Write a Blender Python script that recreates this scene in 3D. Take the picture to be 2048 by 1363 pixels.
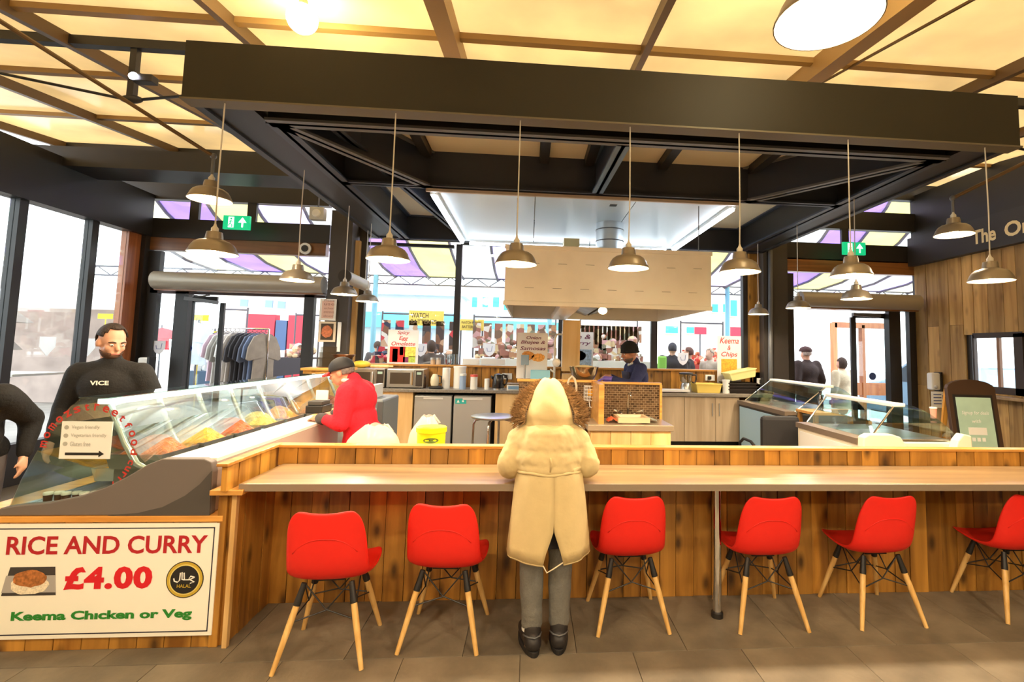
import bpy, bmesh, math, random
from mathutils import Vector, Matrix
random.seed(7)
for _o in list(bpy.data.objects): bpy.data.objects.remove(_o, do_unlink=True)
SC = bpy.context.scene
COL = SC.collection

# ------------------------------------------------------------------ camera
F, PX, PY, EYE = 1000.0, 1140.0, 621.0, 1.6
_up = Vector((0.0217 * 12500, -12500, F)).normalized()
_d = Vector((1058 - PX, 699 - PY, F)); _d -= _up * _d.dot(_up); _d.normalize()
_x = _d.cross(_up)
if _x.x < 0: _x = -_x
def ray(px, py):
    c = Vector(((px - PX) / F, (py - PY) / F, 1.0))
    return Vector((_x.dot(c), _d.dot(c), _up.dot(c)))
def aty(px, py, Y): r = ray(px, py); t = Y / r.y; return Vector((r.x * t, Y, EYE + r.z * t))
def atz(px, py, Z): r = ray(px, py); t = (Z - EYE) / r.z; return Vector((r.x * t, r.y * t, Z))
def atx(px, py, X): r = ray(px, py); t = X / r.x; return Vector((X, r.y * t, EYE + r.z * t))
cam = bpy.data.cameras.new('camera'); camo = bpy.data.objects.new('camera', cam); COL.objects.link(camo)
cam.sensor_fit = 'HORIZONTAL'; cam.sensor_width = 36.0; cam.lens = F / 2048 * 36.0
cam.shift_x = (1024 - PX) / 2048; cam.shift_y = (PY - 681.5) / 2048
cam.clip_start = 0.05; cam.clip_end = 300
# camera axes in world: right = columns of image x, up = -image y, back = -view
_R = Matrix(((_x.x, -_x.y, -_x.z), (_d.x, -_d.y, -_d.z), (_up.x, -_up.y, -_up.z)))
camo.matrix_world = Matrix.Translation((0, 0, EYE)) @ _R.to_4x4()
SC.camera = camo

# ------------------------------------------------------------------ light
SC.view_settings.view_transform = 'Standard'; SC.view_settings.look = 'None'
SC.view_settings.exposure = 0.75; SC.view_settings.gamma = 1.0; SC.view_settings.use_curve_mapping = False
W = bpy.data.worlds.new('overcast_sky'); SC.world = W; W.use_nodes = True
W.node_tree.nodes['Background'].inputs[0].default_value = (0.93, 0.97, 1.0, 1)
W.node_tree.nodes['Background'].inputs[1].default_value = 3.0
LAMP_W = 42.0
LAMP_COL = (1.0, 0.83, 0.60)

# ------------------------------------------------------------------ materials
def srgb(r, g, b):
    f = lambda c: (c / 12.92 if c <= 0.04045 else ((c + 0.055) / 1.055) ** 2.4)
    return (f(r / 255), f(g / 255), f(b / 255), 1)
MATS = {}
def mat(name, c, rough=0.5, metal=0.0, noise=0.0, nscale=8.0, bump=0.0, bscale=40.0, emit=0.0, coat=0.0, rnd=0.0, spec=0.5):
    """plain surface; c in sRGB 0-255; noise = brightness mottling; rnd = per-object brightness change"""
    if name in MATS: return MATS[name]
    m = bpy.data.materials.new(name); m.use_nodes = True; nt = m.node_tree; b = nt.nodes['Principled BSDF']
    col = srgb(*c)
    b.inputs['Base Color'].default_value = col; b.inputs['Roughness'].default_value = rough; b.inputs['Metallic'].default_value = metal
    b.inputs['Coat Weight'].default_value = coat; b.inputs['Specular IOR Level'].default_value = spec
    tc = nt.nodes.new('ShaderNodeTexCoord')
    last = None
    if noise:
        n = nt.nodes.new('ShaderNodeTexNoise'); n.inputs['Scale'].default_value = nscale; n.inputs['Detail'].default_value = 4
        nt.links.new(tc.outputs['Object'], n.inputs['Vector'])
        mr = nt.nodes.new('ShaderNodeMapRange'); mr.inputs['From Min'].default_value = 0.3; mr.inputs['From Max'].default_value = 0.7
        mr.inputs['To Min'].default_value = 1 - noise; mr.inputs['To Max'].default_value = 1 + noise
        nt.links.new(n.outputs['Fac'], mr.inputs['Value']); last = mr.outputs['Result']
    if rnd:
        oi = nt.nodes.new('ShaderNodeObjectInfo'); mr = nt.nodes.new('ShaderNodeMapRange')
        mr.inputs['To Min'].default_value = 1 - rnd; mr.inputs['To Max'].default_value = 1 + rnd
        nt.links.new(oi.outputs['Random'], mr.inputs['Value'])
        if last:
            mm = nt.nodes.new('ShaderNodeMath'); mm.operation = 'MULTIPLY'; nt.links.new(last, mm.inputs[0]); nt.links.new(mr.outputs['Result'], mm.inputs[1]); last = mm.outputs[0]
        else: last = mr.outputs['Result']
    if last:
        mx = nt.nodes.new('ShaderNodeVectorMath'); mx.operation = 'SCALE'; mx.inputs[0].default_value = col[:3]
        nt.links.new(last, mx.inputs['Scale']); nt.links.new(mx.outputs[0], b.inputs['Base Color'])
    if bump:
        n = nt.nodes.new('ShaderNodeTexNoise'); n.inputs['Scale'].default_value = bscale; n.inputs['Detail'].default_value = 3
        nt.links.new(tc.outputs['Object'], n.inputs['Vector'])
        bp = nt.nodes.new('ShaderNodeBump'); bp.inputs['Strength'].default_value = bump; bp.inputs['Distance'].default_value = 0.02
        nt.links.new(n.outputs['Fac'], bp.inputs['Height']); nt.links.new(bp.outputs[0], b.inputs['Normal'])
    if emit:
        b.inputs['Emission Color'].default_value = col; b.inputs['Emission Strength'].default_value = emit
    MATS[name] = m; return m
def wood(name, dark, light, grain=(9, 9, 0.8), knots=0.85, rough=0.38, rnd=0.3, coat=0.25, kscale=(5.2, 5.2, 2.4)):
    """grain runs along the axis with the small scale; every board takes another stretch of the figure"""
    if name in MATS: return MATS[name]
    m = bpy.data.materials.new(name); m.use_nodes = True; nt = m.node_tree; b = nt.nodes['Principled BSDF']
    N = nt.nodes.new; L = nt.links.new
    tc = N('ShaderNodeTexCoord'); oi = N('ShaderNodeObjectInfo')
    off = N('ShaderNodeVectorMath'); off.operation = 'SCALE'; off.inputs[0].default_value = (37, 53, 71); L(oi.outputs['Random'], off.inputs['Scale'])
    ad = N('ShaderNodeVectorMath'); L(tc.outputs['Object'], ad.inputs[0]); L(off.outputs[0], ad.inputs[1])
    mp = N('ShaderNodeMapping'); mp.inputs['Scale'].default_value = grain; L(ad.outputs[0], mp.inputs['Vector'])
    n = N('ShaderNodeTexNoise'); n.inputs['Scale'].default_value = 1.0; n.inputs['Detail'].default_value = 6; n.inputs['Distortion'].default_value = 0.8; L(mp.outputs[0], n.inputs['Vector'])
    cr = N('ShaderNodeValToRGB'); cr.color_ramp.elements[0].position = 0.3; cr.color_ramp.elements[0].color = srgb(*dark)
    cr.color_ramp.elements[1].position = 0.68; cr.color_ramp.elements[1].color = srgb(*light); L(n.outputs['Fac'], cr.inputs[0])
    last = cr.outputs[0]
    if knots:
        sp_ = N('ShaderNodeSeparateXYZ'); L(ad.outputs[0], sp_.inputs[0]); sm_ = N('ShaderNodeMath'); L(sp_.outputs['X'], sm_.inputs[0]); L(sp_.outputs['Y'], sm_.inputs[1])
        cb_ = N('ShaderNodeCombineXYZ'); L(sm_.outputs[0], cb_.inputs['X']); L(sp_.outputs['Z'], cb_.inputs['Y'])
        mk = N('ShaderNodeMapping'); mk.inputs['Scale'].default_value = (kscale[0], kscale[2], 1); L(cb_.outputs[0], mk.inputs['Vector'])
        v = N('ShaderNodeTexVoronoi'); v.voronoi_dimensions = '2D'; v.inputs['Scale'].default_value = 1.0; L(mk.outputs[0], v.inputs['Vector'])
        mr = N('ShaderNodeMapRange'); mr.inputs['From Min'].default_value = 0.04; mr.inputs['From Max'].default_value = 0.19
        mr.inputs['To Min'].default_value = knots; mr.inputs['To Max'].default_value = 0; L(v.outputs['Distance'], mr.inputs['Value'])
        mx = N('ShaderNodeMix'); mx.data_type = 'RGBA'; L(mr.outputs['Result'], mx.inputs[0]); L(last, mx.inputs[6]); mx.inputs[7].default_value = srgb(dark[0] * .45, dark[1] * .38, dark[2] * .4); last = mx.outputs[2]
    sc = N('ShaderNodeMapRange'); sc.inputs['To Min'].default_value = 1 - rnd; sc.inputs['To Max'].default_value = 1 + rnd; L(oi.outputs['Random'], sc.inputs['Value'])
    vs = N('ShaderNodeVectorMath'); vs.operation = 'SCALE'; L(last, vs.inputs[0]); L(sc.outputs['Result'], vs.inputs['Scale']); L(vs.outputs[0], b.inputs['Base Color'])
    bp = N('ShaderNodeBump'); bp.inputs['Strength'].default_value = 0.12; bp.inputs['Distance'].default_value = 0.01; L(n.outputs['Fac'], bp.inputs['Height']); L(bp.outputs[0], b.inputs['Normal'])
    b.inputs['Roughness'].default_value = rough; b.inputs['Coat Weight'].default_value = coat; b.inputs['Coat Roughness'].default_value = 0.25
    MATS[name] = m; return m
def glass(name, tint=(240, 248, 246), refl=0.045, rough=0.02):
    if name in MATS: return MATS[name]
    m = bpy.data.materials.new(name); m.use_nodes = True; nt = m.node_tree; nt.nodes.clear()
    N = nt.nodes.new; out = N('ShaderNodeOutputMaterial'); t = N('ShaderNodeBsdfTransparent'); t.inputs[0].default_value = srgb(*tint)
    g = N('ShaderNodeBsdfGlossy'); g.inputs['Roughness'].default_value = rough; mx = N('ShaderNodeMixShader')
    lw = N('ShaderNodeLayerWeight'); lw.inputs[0].default_value = 0.5
    pw = N('ShaderNodeMath'); pw.operation = 'POWER'; pw.inputs[1].default_value = 5.0; nt.links.new(lw.outputs['Facing'], pw.inputs[0])
    ma = N('ShaderNodeMath'); ma.operation = 'MULTIPLY_ADD'; ma.use_clamp = True; ma.inputs[1].default_value = 0.9; ma.inputs[2].default_value = refl; nt.links.new(pw.outputs[0], ma.inputs[0])
    nt.links.new(ma.outputs[0], mx.inputs[0]); nt.links.new(t.outputs[0], mx.inputs[1]); nt.links.new(g.outputs[0], mx.inputs[2]); nt.links.new(mx.outputs[0], out.inputs[0])
    MATS[name] = m; return m
def sheet(name, c, trans=0.5, rough=0.3, clear=0.0):
    """translucent plastic or cloth: light from the other side shows through"""
    if name in MATS: return MATS[name]
    m = bpy.data.materials.new(name); m.use_nodes = True; nt = m.node_tree; b = nt.nodes['Principled BSDF']; N = nt.nodes.new; L = nt.links.new
    tc = N('ShaderNodeTexCoord'); n = N('ShaderNodeTexNoise'); n.inputs['Scale'].default_value = 1.3; n.inputs['Detail'].default_value = 5; L(tc.outputs['Object'], n.inputs['Vector'])
    mr = N('ShaderNodeMapRange'); mr.inputs['From Min'].default_value = .3; mr.inputs['From Max'].default_value = .7; mr.inputs['To Min'].default_value = .85; mr.inputs['To Max'].default_value = 1.1; L(n.outputs['Fac'], mr.inputs['Value'])
    vs = N('ShaderNodeVectorMath'); vs.operation = 'SCALE'; vs.inputs[0].default_value = srgb(*c)[:3]; L(mr.outputs[0], vs.inputs['Scale'])
    L(vs.outputs[0], b.inputs['Base Color']); b.inputs['Roughness'].default_value = rough
    t = N('ShaderNodeBsdfTranslucent'); L(vs.outputs[0], t.inputs[0]); mx = N('ShaderNodeMixShader'); mx.inputs[0].default_value = trans
    out = [x for x in nt.nodes if x.type == 'OUTPUT_MATERIAL'][0]
    L(b.outputs[0], mx.inputs[1]); L(t.outputs[0], mx.inputs[2]); last = mx.outputs[0]
    if clear:
        tp = N('ShaderNodeBsdfTransparent'); m2 = N('ShaderNodeMixShader'); m2.inputs[0].default_value = clear; L(last, m2.inputs[1]); L(tp.outputs[0], m2.inputs[2]); last = m2.outputs[0]
    L(last, out.inputs[0]); MATS[name] = m; return m
BLACK = mat('black_paint', (38, 36, 36), 0.42)
FASCIA = mat('fascia_paint', (38, 33, 20), 0.65)
NAVY = mat('blue_black_steel', (52, 58, 72), 0.4)
GREYS = mat('grey_steel_paint', (98, 100, 104), 0.4)
PINE = wood('varnished_pine', (128, 82, 26), (202, 146, 62))
PINEH = wood('pine_rail', (188, 122, 48), (236, 176, 92), grain=(0.9, 14, 14), knots=0.2, kscale=(1.9, 6, 6))
PINEL = wood('light_pine', (205, 158, 92), (238, 200, 138), grain=(10, 10, 0.8), knots=0.15)
LAMIN = wood('worktop_laminate', (126, 102, 74), (168, 140, 102), grain=(0.8, 9, 9), knots=0, rough=0.3, rnd=0.02, coat=0.3)
BEECH = wood('beech', (214, 164, 88), (240, 200, 130), grain=(30, 30, 3), knots=0, rnd=0.05)
STEEL = mat('brushed_steel', (190, 190, 188), 0.28, 0.9, noise=0.08, nscale=5)
CHROME = mat('chrome', (225, 225, 225), 0.08, 1.0)
DSTEEL = mat('dull_steel', (168, 168, 166), 0.42, 0.7)
WHITE = mat('white_plastic', (236, 236, 232), 0.35)
PAPER = mat('paper', (244, 243, 238), 0.7)
GLASS = glass('clear_glass')
WGLASS = glass('window_glass', (246, 250, 250), 0.06)

# ------------------------------------------------------------------ mesh builder
class MB:
    def __init__(s): s.v = []; s.f = []
    def add(s, vs, fs):
        k = len(s.v); s.v += [Vector(p) for p in vs]; s.f += [tuple(i + k for i in f) for f in fs]; return s
    def box(s, a, b, rot=None, c=None):
        x0, y0, z0 = (min(a[i], b[i]) for i in range(3)); x1, y1, z1 = (max(a[i], b[i]) for i in range(3))
        vs = [Vector(p) for p in ((x0, y0, z0), (x1, y0, z0), (x1, y1, z0), (x0, y1, z0), (x0, y0, z1), (x1, y0, z1), (x1, y1, z1), (x0, y1, z1))]
        if rot is not None:
            cc = Vector(c) if c is not None else sum(vs, Vector()) / 8
            vs = [rot @ (p - cc) + cc for p in vs]
        return s.add(vs, [(0, 3, 2, 1), (4, 5, 6, 7), (0, 1, 5, 4), (1, 2, 6, 5), (2, 3, 7, 6), (3, 0, 4, 7)])
    def bar(s, p0, p1, w, h, up=(0, 0, 1)):
        p0 = Vector(p0); p1 = Vector(p1); d = (p1 - p0).normalized(); up = Vector(up)
        if abs(d.dot(up)) > 0.99: up = Vector((0, 1, 0))
        sx = d.cross(up).normalized() * (w / 2); uz = sx.cross(d).normalized() * (h / 2)
        vs = [p + a * sx + b * uz for p in (p0, p1) for a, b in ((-1, -1), (1, -1), (1, 1), (-1, 1))]
        return s.add(vs, [(0, 1, 2, 3), (7, 6, 5, 4), (0, 4, 5, 1), (1, 5, 6, 2), (2, 6, 7, 3), (3, 7, 4, 0)])
    def tube(s, path, r, seg=8, cap=True, closed=False):
        P = [Vector(p) for p in path]; n = len(P); R = r if isinstance(r, (list, tuple)) else [r] * n
        T = []
        for i in range(n):
            a = P[i - 1] if (i > 0 or closed) else P[i]; b = P[(i + 1) % n] if (i < n - 1 or closed) else P[i]
            T.append((b - a).normalized())
        ref = Vector((0, 0, 1)) if abs(T[0].z) < 0.9 else Vector((1, 0, 0))
        u = T[0].cross(ref).normalized(); vs = []; fs = []
        for i in range(n):
            u = (u - T[i] * u.dot(T[i])).normalized(); w = T[i].cross(u)
            for k in range(seg):
                a = 2 * math.pi * k / seg; vs.append(P[i] + (u * math.cos(a) + w * math.sin(a)) * R[i])
        m = n if closed else n - 1
        for i in range(m):
            j = (i + 1) % n
            for k in range(seg):
                q = (k + 1) % seg; fs.append((i * seg + k, i * seg + q, j * seg + q, j * seg + k))
        if cap and not closed: fs += [tuple(range(seg - 1, -1, -1)), tuple((n - 1) * seg + k for k in range(seg))]
        return s.add(vs, fs)
    def lathe(s, prof, c=(0, 0, 0), seg=24, axis='z', cap0=True, cap1=True):
        c = Vector(c); vs = []; fs = []; n = len(prof)
        for r, h in prof:
            for k in range(seg):
                a = 2 * math.pi * k / seg; x, y = r * math.cos(a), r * math.sin(a)
                vs.append(c + (Vector((x, y, h)) if axis == 'z' else Vector((x, h, y)) if axis == 'y' else Vector((h, x, y))))
        for i in range(n - 1):
            for k in range(seg):
                q = (k + 1) % seg; fs.append((i * seg + k, i * seg + q, (i + 1) * seg + q, (i + 1) * seg + k))
        if cap0: fs.append(tuple(range(seg - 1, -1, -1)))
        if cap1: fs.append(tuple((n - 1) * seg + k for k in range(seg)))
        return s.add(vs, fs)
    def ell(s, c, r, seg=16, rings=10, rot=None):
        c = Vector(c); vs = []; fs = []
        for i in range(1, rings):
            t = math.pi * i / rings
            for k in range(seg):
                a = 2 * math.pi * k / seg; p = Vector((r[0] * math.sin(t) * math.cos(a), r[1] * math.sin(t) * math.sin(a), r[2] * math.cos(t)))
                vs.append(c + (rot @ p if rot is not None else p))
        top = len(vs); e = Vector((0, 0, r[2])); vs += [c + (rot @ e if rot is not None else e), c - (rot @ e if rot is not None else e)]
        for i in range(rings - 2):
            for k in range(seg):
                q = (k + 1) % seg; fs.append((i * seg + k, (i + 1) * seg + k, (i + 1) * seg + q, i * seg + q))
        for k in range(seg):
            q = (k + 1) % seg; fs += [(top, k, q), (top + 1, (rings - 2) * seg + q, (rings - 2) * seg + k)]
        return s.add(vs, fs)
    def prism(s, poly, f, a, b):
        """poly: 2-D outline; f(u, v, w) -> point; w runs a..b"""
        n = len(poly); vs = [f(u, v, a) for u, v in poly] + [f(u, v, b) for u, v in poly]
        return s.add(vs, [tuple(range(n)), tuple(range(2 * n - 1, n - 1, -1))] + [(i, i + n, (i + 1) % n + n, (i + 1) % n) for i in range(n)])
    def grid(s, rows, wrap=False):
        n = len(rows[0]); vs = [p for r in rows for p in r]; fs = []
        for i in range(len(rows) - 1):
            for k in range(n if wrap else n - 1):
                q = (k + 1) % n; fs.append((i * n + k, i * n + q, (i + 1) * n + q, (i + 1) * n + k))
        return s.add(vs, fs)
    def caps(s, a, b, ra, rb, seg=14):
        """tapered capsule"""
        a = Vector(a); b = Vector(b); d = (b - a)
        q = d.normalized().to_track_quat('Z', 'Y').to_matrix(); L = d.length; prof = []
        for i in range(6): t = math.pi / 2 * (1 - i / 5); prof.append((ra * math.cos(t) if i else 1e-4, -ra * math.sin(t)))
        for i in range(6): t = math.pi / 2 * i / 5; prof.append((rb * math.cos(t) if i < 5 else 1e-4, L + rb * math.sin(t)))
        t = MB().lathe(prof, seg=seg); return s.add([a + q @ p for p in t.v], t.f)
ORG = {}
def setp(o, label=None, cat=None, group=None, kind=None):
    for k, v in (('label', label), ('category', cat), ('group', group), ('kind', kind)):
        if v: o[k] = v
    return o
def thing(name, base, label, cat, group=None, rz=0.0, kind=None):
    o = bpy.data.objects.new(name, None); COL.objects.link(o); o.location = base; o.rotation_euler = (0, 0, rz); o.empty_display_size = 0.1
    ORG[o] = Vector(base); return setp(o, label, cat, group, kind)
def fin(me, smooth, fixn=True):
    if fixn:
        bm = bmesh.new(); bm.from_mesh(me); bmesh.ops.recalc_face_normals(bm, faces=bm.faces); bm.to_mesh(me); bm.free()
    if smooth is True: me.polygons.foreach_set('use_smooth', [True] * len(me.polygons))
    elif smooth: me.polygons.foreach_set('use_smooth', [True] * len(me.polygons)); me.set_sharp_from_angle(angle=math.radians(smooth))
def build(mb, name, m, parent=None, smooth=False, local=False, bevel=0.0, solid=0.0, sub=0, label=None, cat=None, group=None, kind=None, fixn=True):
    """one mesh object; world coordinates unless local. Top-level meshes get their origin at the base centre"""
    if parent is not None: o0 = Vector() if local else ORG[parent]
    else:
        xs = [p.x for p in mb.v]; ys = [p.y for p in mb.v]; zs = [p.z for p in mb.v]
        o0 = Vector(((min(xs) + max(xs)) / 2, (min(ys) + max(ys)) / 2, min(zs)))
    me = bpy.data.meshes.new(name); me.from_pydata([p - o0 for p in mb.v], [], mb.f); me.update()
    fin(me, smooth, fixn); me.materials.append(m)
    o = bpy.data.objects.new(name, me); COL.objects.link(o)
    if parent is not None: o.parent = parent; ORG[o] = ORG[parent]
    else: o.location = o0; ORG[o] = o0
    if solid: md = o.modifiers.new('thickness', 'SOLIDIFY'); md.thickness = solid; md.offset = 0
    if bevel: md = o.modifiers.new('bevel', 'BEVEL'); md.width = bevel; md.segments = 2; md.limit_method = 'ANGLE'
    if sub: md = o.modifiers.new('subdivision', 'SUBSURF'); md.levels = sub; md.render_levels = sub
    return setp(o, label, cat, group, kind)
def copytree(o, parent=None, **kw):
    c = o.copy(); COL.objects.link(c); c.parent = parent
    for k, v in kw.items(): c[k] = v
    for ch in list(o.children): copytree(ch, c)
    return c
def text(s, box, f, m, name, parent, bold=0.0, depth=0.002, shear=0.0, spacing=1.0, keep=False):
    """lettering as thin solid mesh; box=(u0,v0,u1,v1) on the plane f(u,v,w)"""
    cu = bpy.data.curves.new('t', 'FONT'); cu.body = s; cu.align_x = 'LEFT'; cu.offset = bold; cu.shear = shear; cu.space_character = spacing; cu.resolution_u = 3
    to = bpy.data.objects.new('t', cu); COL.objects.link(to); dg = bpy.context.evaluated_depsgraph_get()
    me0 = bpy.data.meshes.new_from_object(to.evaluated_get(dg)); bpy.data.objects.remove(to); bpy.data.curves.remove(cu)
    vs = [v.co.copy() for v in me0.vertices]; fs = [tuple(p.vertices) for p in me0.polygons]; bpy.data.meshes.remove(me0)
    if not vs: return None
    x0 = min(v.x for v in vs); x1 = max(v.x for v in vs); y0 = min(v.y for v in vs); y1 = max(v.y for v in vs)
    sx = (box[2] - box[0]) / (x1 - x0); sy = (box[3] - box[1]) / (y1 - y0)
    if keep: sx = sy = min(sx, sy)
    mb = MB(); mb.add([Vector(f(box[0] + (v.x - x0) * sx, box[1] + (v.y - y0) * sy, depth)) for v in vs], fs)
    return build(mb, name, m, parent, fixn=False)
# ================================================================== setting
YW, XL, XR = 7.67, -5.64, 6.3
YP = 3.37
def wb(px0, py0, px1, py1, Y, t, mb=None):
    """axis-aligned slab whose front face at depth Y covers that piece of the view; t = thickness away from the viewer"""
    mx, my = (px0 + px1) / 2, (py0 + py1) / 2
    x0 = aty(px0, my, Y).x; x1 = aty(px1, my, Y).x; z0 = aty(mx, py1, Y).z; z1 = aty(mx, py0, Y).z
    return (mb or MB()).box((x0, Y, z0), (x1, Y + t, z1))
# ---- floor with separate tiles where they can be told apart
TILE = mat('floor_tile', (120, 110, 94), 0.5, noise=0.3, nscale=4.5, bump=0.08, bscale=30, rnd=0.14)
GROUT = mat('tile_grout', (96, 88, 76), 0.8)
floor = build(MB().box((-12, -5, -0.3), (12, YW + .1, -0.006)), 'floor', GROUT, kind='structure', label='grey brown tiled floor of the food hall')
tm = None
for j in range(9):
    for i in range(14):
        x = -4.2 + i * 0.6 + (0.3 if j % 2 else 0); y = 0.98 + j * 0.6
        if y > 3.4: continue
        if tm is None:
            o = build(MB().box((x, y, -0.02), (x + .597, y + .597, 0)), 'floor_tile', TILE, floor, bevel=0.002); tm = o; tx, ty = x, y
        else:
            o = tm.copy(); COL.objects.link(o); o.parent = floor; o.location = (x - tx, y - ty, 0)
for j in range(4):
    for i in range(16):
        x = -4.8 + i * 0.6 + (0.3 if j % 2 else 0); y = 5.18 + j * 0.6
        o = tm.copy(); COL.objects.link(o); o.parent = floor; o.location = (x - tx, y - ty, 0)
# ---- roof: translucent sheets between rafters and purlins
ROOFM = sheet('amber_roof_sheet', (250, 230, 190), 0.42, 0.16)
RAFT = mat('brown_roof_steel', (104, 80, 50), 0.45)
RAFL = mat('pale_roof_steel', (158, 124, 74), 0.45)
def rz(y): return 3.55 + 0.117 * y
ceil = thing('ceiling', (0, 3, 3.9), 'amber translucent roof sheets on a steel grid', 'ceiling', kind='structure')
RX = [-6.85, -5.3, -3.8, -2.27, -0.66, 0.84, 2.3, 3.85, 5.35, 6.85]
RY = [-4.0, -2.5, -1.25, 0.0, 1.25, 2.5, 3.74, 4.95, 6.3, 7.9]
for i in range(len(RX) - 1):
    for j in range(len(RY) - 1):
        a, b, c, d = RX[i] + .001, RX[i + 1] - .001, RY[j] + .001, RY[j + 1] - .001
        build(MB().add([(a, c, rz(c) + .03), (b, c, rz(c) + .03), (b, d, rz(d) + .03), (a, d, rz(d) + .03), (a, c, rz(c) + .045), (b, c, rz(c) + .045), (b, d, rz(d) + .045), (a, d, rz(d) + .045)],
              [(0, 1, 2, 3), (7, 6, 5, 4), (0, 4, 5, 1), (1, 5, 6, 2), (2, 6, 7, 3), (3, 7, 4, 0)]), 'roof_sheet', ROOFM, ceil)
for i, x in enumerate(RX):
    wide = abs(x + .66) < .01 or abs(x - 2.3) < .01
    w = 0.13 if wide else 0.055; h = 0.16 if wide else 0.1
    build(MB().bar((x, -4, rz(-4) - h / 2 + .03), (x, 7.9, rz(7.9) - h / 2 + .03), w, h), 'rafter', RAFL if wide else RAFT, ceil)
for y in RY: build(MB().bar((-6.9, y, rz(y) + .005), (6.9, y, rz(y) + .005), 0.06, 0.05), 'purlin', RAFL, ceil)
build(MB().bar((2.74, 2.6, 3.83), (2.44, 4.5, 4.06), 0.016, 0.016), 'tie_rod', RAFT, ceil)
# tie-rod truss crossing behind the canopy
tr = thing('roof_truss', (0, 4.2, 3.5), 'dark steel tie rod truss crossing under the roof sheets', 'truss', kind='structure')
build(MB().bar((-6.6, 4.2, 4.02), (6.3, 4.2, 4.02), 0.07, 0.075), 'top_chord', BLACK, tr)
for x in (-3.28, 4.72):
    build(MB().bar((x, 4.2, 3.98), (x, 4.2, 3.58), 0.05, 0.05), 'strut', BLACK, tr)
    build(MB().ell((x, 4.2, 3.56), (.09, .03, .035)), 'node_plate', BLACK, tr, smooth=True)
    for s in (-1, 1): build(MB().tube([(x + s * .06, 4.2, 3.56), (x + s * 1.9, 4.2, 3.86)], 0.012), 'tie_rod', BLACK, tr, smooth=True)
# ---- walls
wl = thing('wall_left', (XL, 6.5, 0), 'glazed side wall in black frames left of the curry display case', 'wall', kind='structure')
build(MB().box((XL - .08, 3.0, 3.13), (XL + .1, YW, 3.75)), 'head_beam', BLACK, wl)
build(MB().box((XL - .06, -4.0, 0), (XL + .06, YW, 0.45)), 'low_wall', BLACK, wl)
for y in (2.9, 4.4, 5.88, 6.80): build(MB().box((XL - .05, y - .05, .45), (XL + .05, y + .05, 3.15)), 'mullion', BLACK, wl)
ORANGEW = wood('orange_oak', (146, 82, 46), (190, 116, 70), grain=(14, 14, .8), knots=0.1)
build(MB().box((XL - .07, 7.36, .45), (XL + .03, 7.58, 3.13)), 'oak_post', ORANGEW, wl)
build(MB().box((XL - .05, 7.58, 0), (XL + .09, 7.76, 3.2)), 'corner_post', BLACK, wl)
for y0, y1 in ((2.95, 4.35), (4.45, 5.83), (5.93, 6.75), (6.85, 7.36)): build(MB().box((XL - .006, y0, .45), (XL + .006, y1, 3.13)), 'pane', WGLASS, wl)
build(MB().box((XL - .06, -4, .45), (XL + .06, 2.85, 3.75)), 'solid_bay', mat('warm_plaster', (196, 176, 146), .8), wl)
OLDW = wood('reclaimed_boards', (150, 112, 60), (204, 166, 104), grain=(9, 9, 0.7), knots=0.3, rough=0.65, rnd=0.3, coat=0)
wr = thing('wall_right', (XR, 6, 0), 'wall of weathered vertical boards at the right side', 'wall', kind='structure')
for a_, b_ in (((XR + .03, -4, 0), (XR + .12, 5.95, 4.3)), ((XR + .03, 6.7, 0), (XR + .06, YW + .1, 4.3)), ((XR + .03, 5.95, 0), (XR + .06, 6.7, 1.18)), ((XR + .03, 5.95, 1.95), (XR + .06, 6.7, 4.3))): build(MB().box(a_, b_), 'backing', BLACK, wr)
y = 3.0; k = 0
while y < YW:
    w = random.uniform(.17, .27); y1 = min(y + w, YW); dz = random.uniform(0, .012)
    zs = [(0, 1.18), (1.18, 3.1)] if k % 2 else [(0, 1.18), (1.18, 2.1), (2.1, 3.1)]
    for z0, z1 in zs:
        if z0 > 1 and not (y1 < 5.95 or y > 6.6):
            if z1 <= 2.15: continue
            if z1 > 3.0: z0 = 1.95
        build(MB().box((XR - .012 - dz, y + .004, z0 + .002), (XR + .03, y1 - .004, z1 - .002)), 'board', OLDW, wr)
    y = y1; k += 1
# side hatch window with a dark frame
hw_ = thing('window_5', (XR, 6.27, 1.2), 'small hatch window in the board wall', 'window', kind='structure')
for a, b in (((XR - .03, 5.9, 1.15), (XR + .02, 6.02, 1.95)), ((XR - .03, 6.6, 1.15), (XR + .02, 6.63, 1.95)), ((XR - .03, 5.9, 1.15), (XR + .02, 6.62, 1.24)), ((XR - .03, 5.9, 1.9), (XR + .02, 6.62, 1.97))):
    build(MB().box(a, b), 'window_frame', mat('dark_frame', (58, 44, 36), .5), hw_)
build(MB().box((XR + .006, 6.0, 1.2), (XR + .012, 6.55, 1.92)), 'pane', WGLASS, hw_)
build(MB().box((XR - .02, 6.23, 1.2), (XR + .02, 6.27, 1.92)), 'glazing_bar', mat('brown_bar', (150, 110, 84), .5), hw_)
build(MB().box((XR - .22, 5.2, 1.09), (XR - .01, 6.75, 1.13)), 'wall_ledge', LAMIN, label='narrow wooden ledge below the hatch window', cat='shelf', bevel=.004)
sb = thing('sign_band', (XR - .05, 6, 3.05), 'black band over the board wall with cream letters', 'sign')
build(MB().box((XR - .12, 3.0, 3.1), (XR - .02, YW, 3.56)), 'band', mat('sign_black', (48, 47, 50), .5), sb)
CREAM = mat('cream_letters', (238, 226, 186), .5)
for s_, y1, y0 in (('The', 6.46, 6.1), ('Ore', 5.98, 5.5)):
    text(s_, (0, 0, y1 - y0, .2), lambda u, v, w, y1=y1: (XR - .12 - w, y1 - u, 3.2 + v), CREAM, 'lettering', sb, bold=.03)
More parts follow.
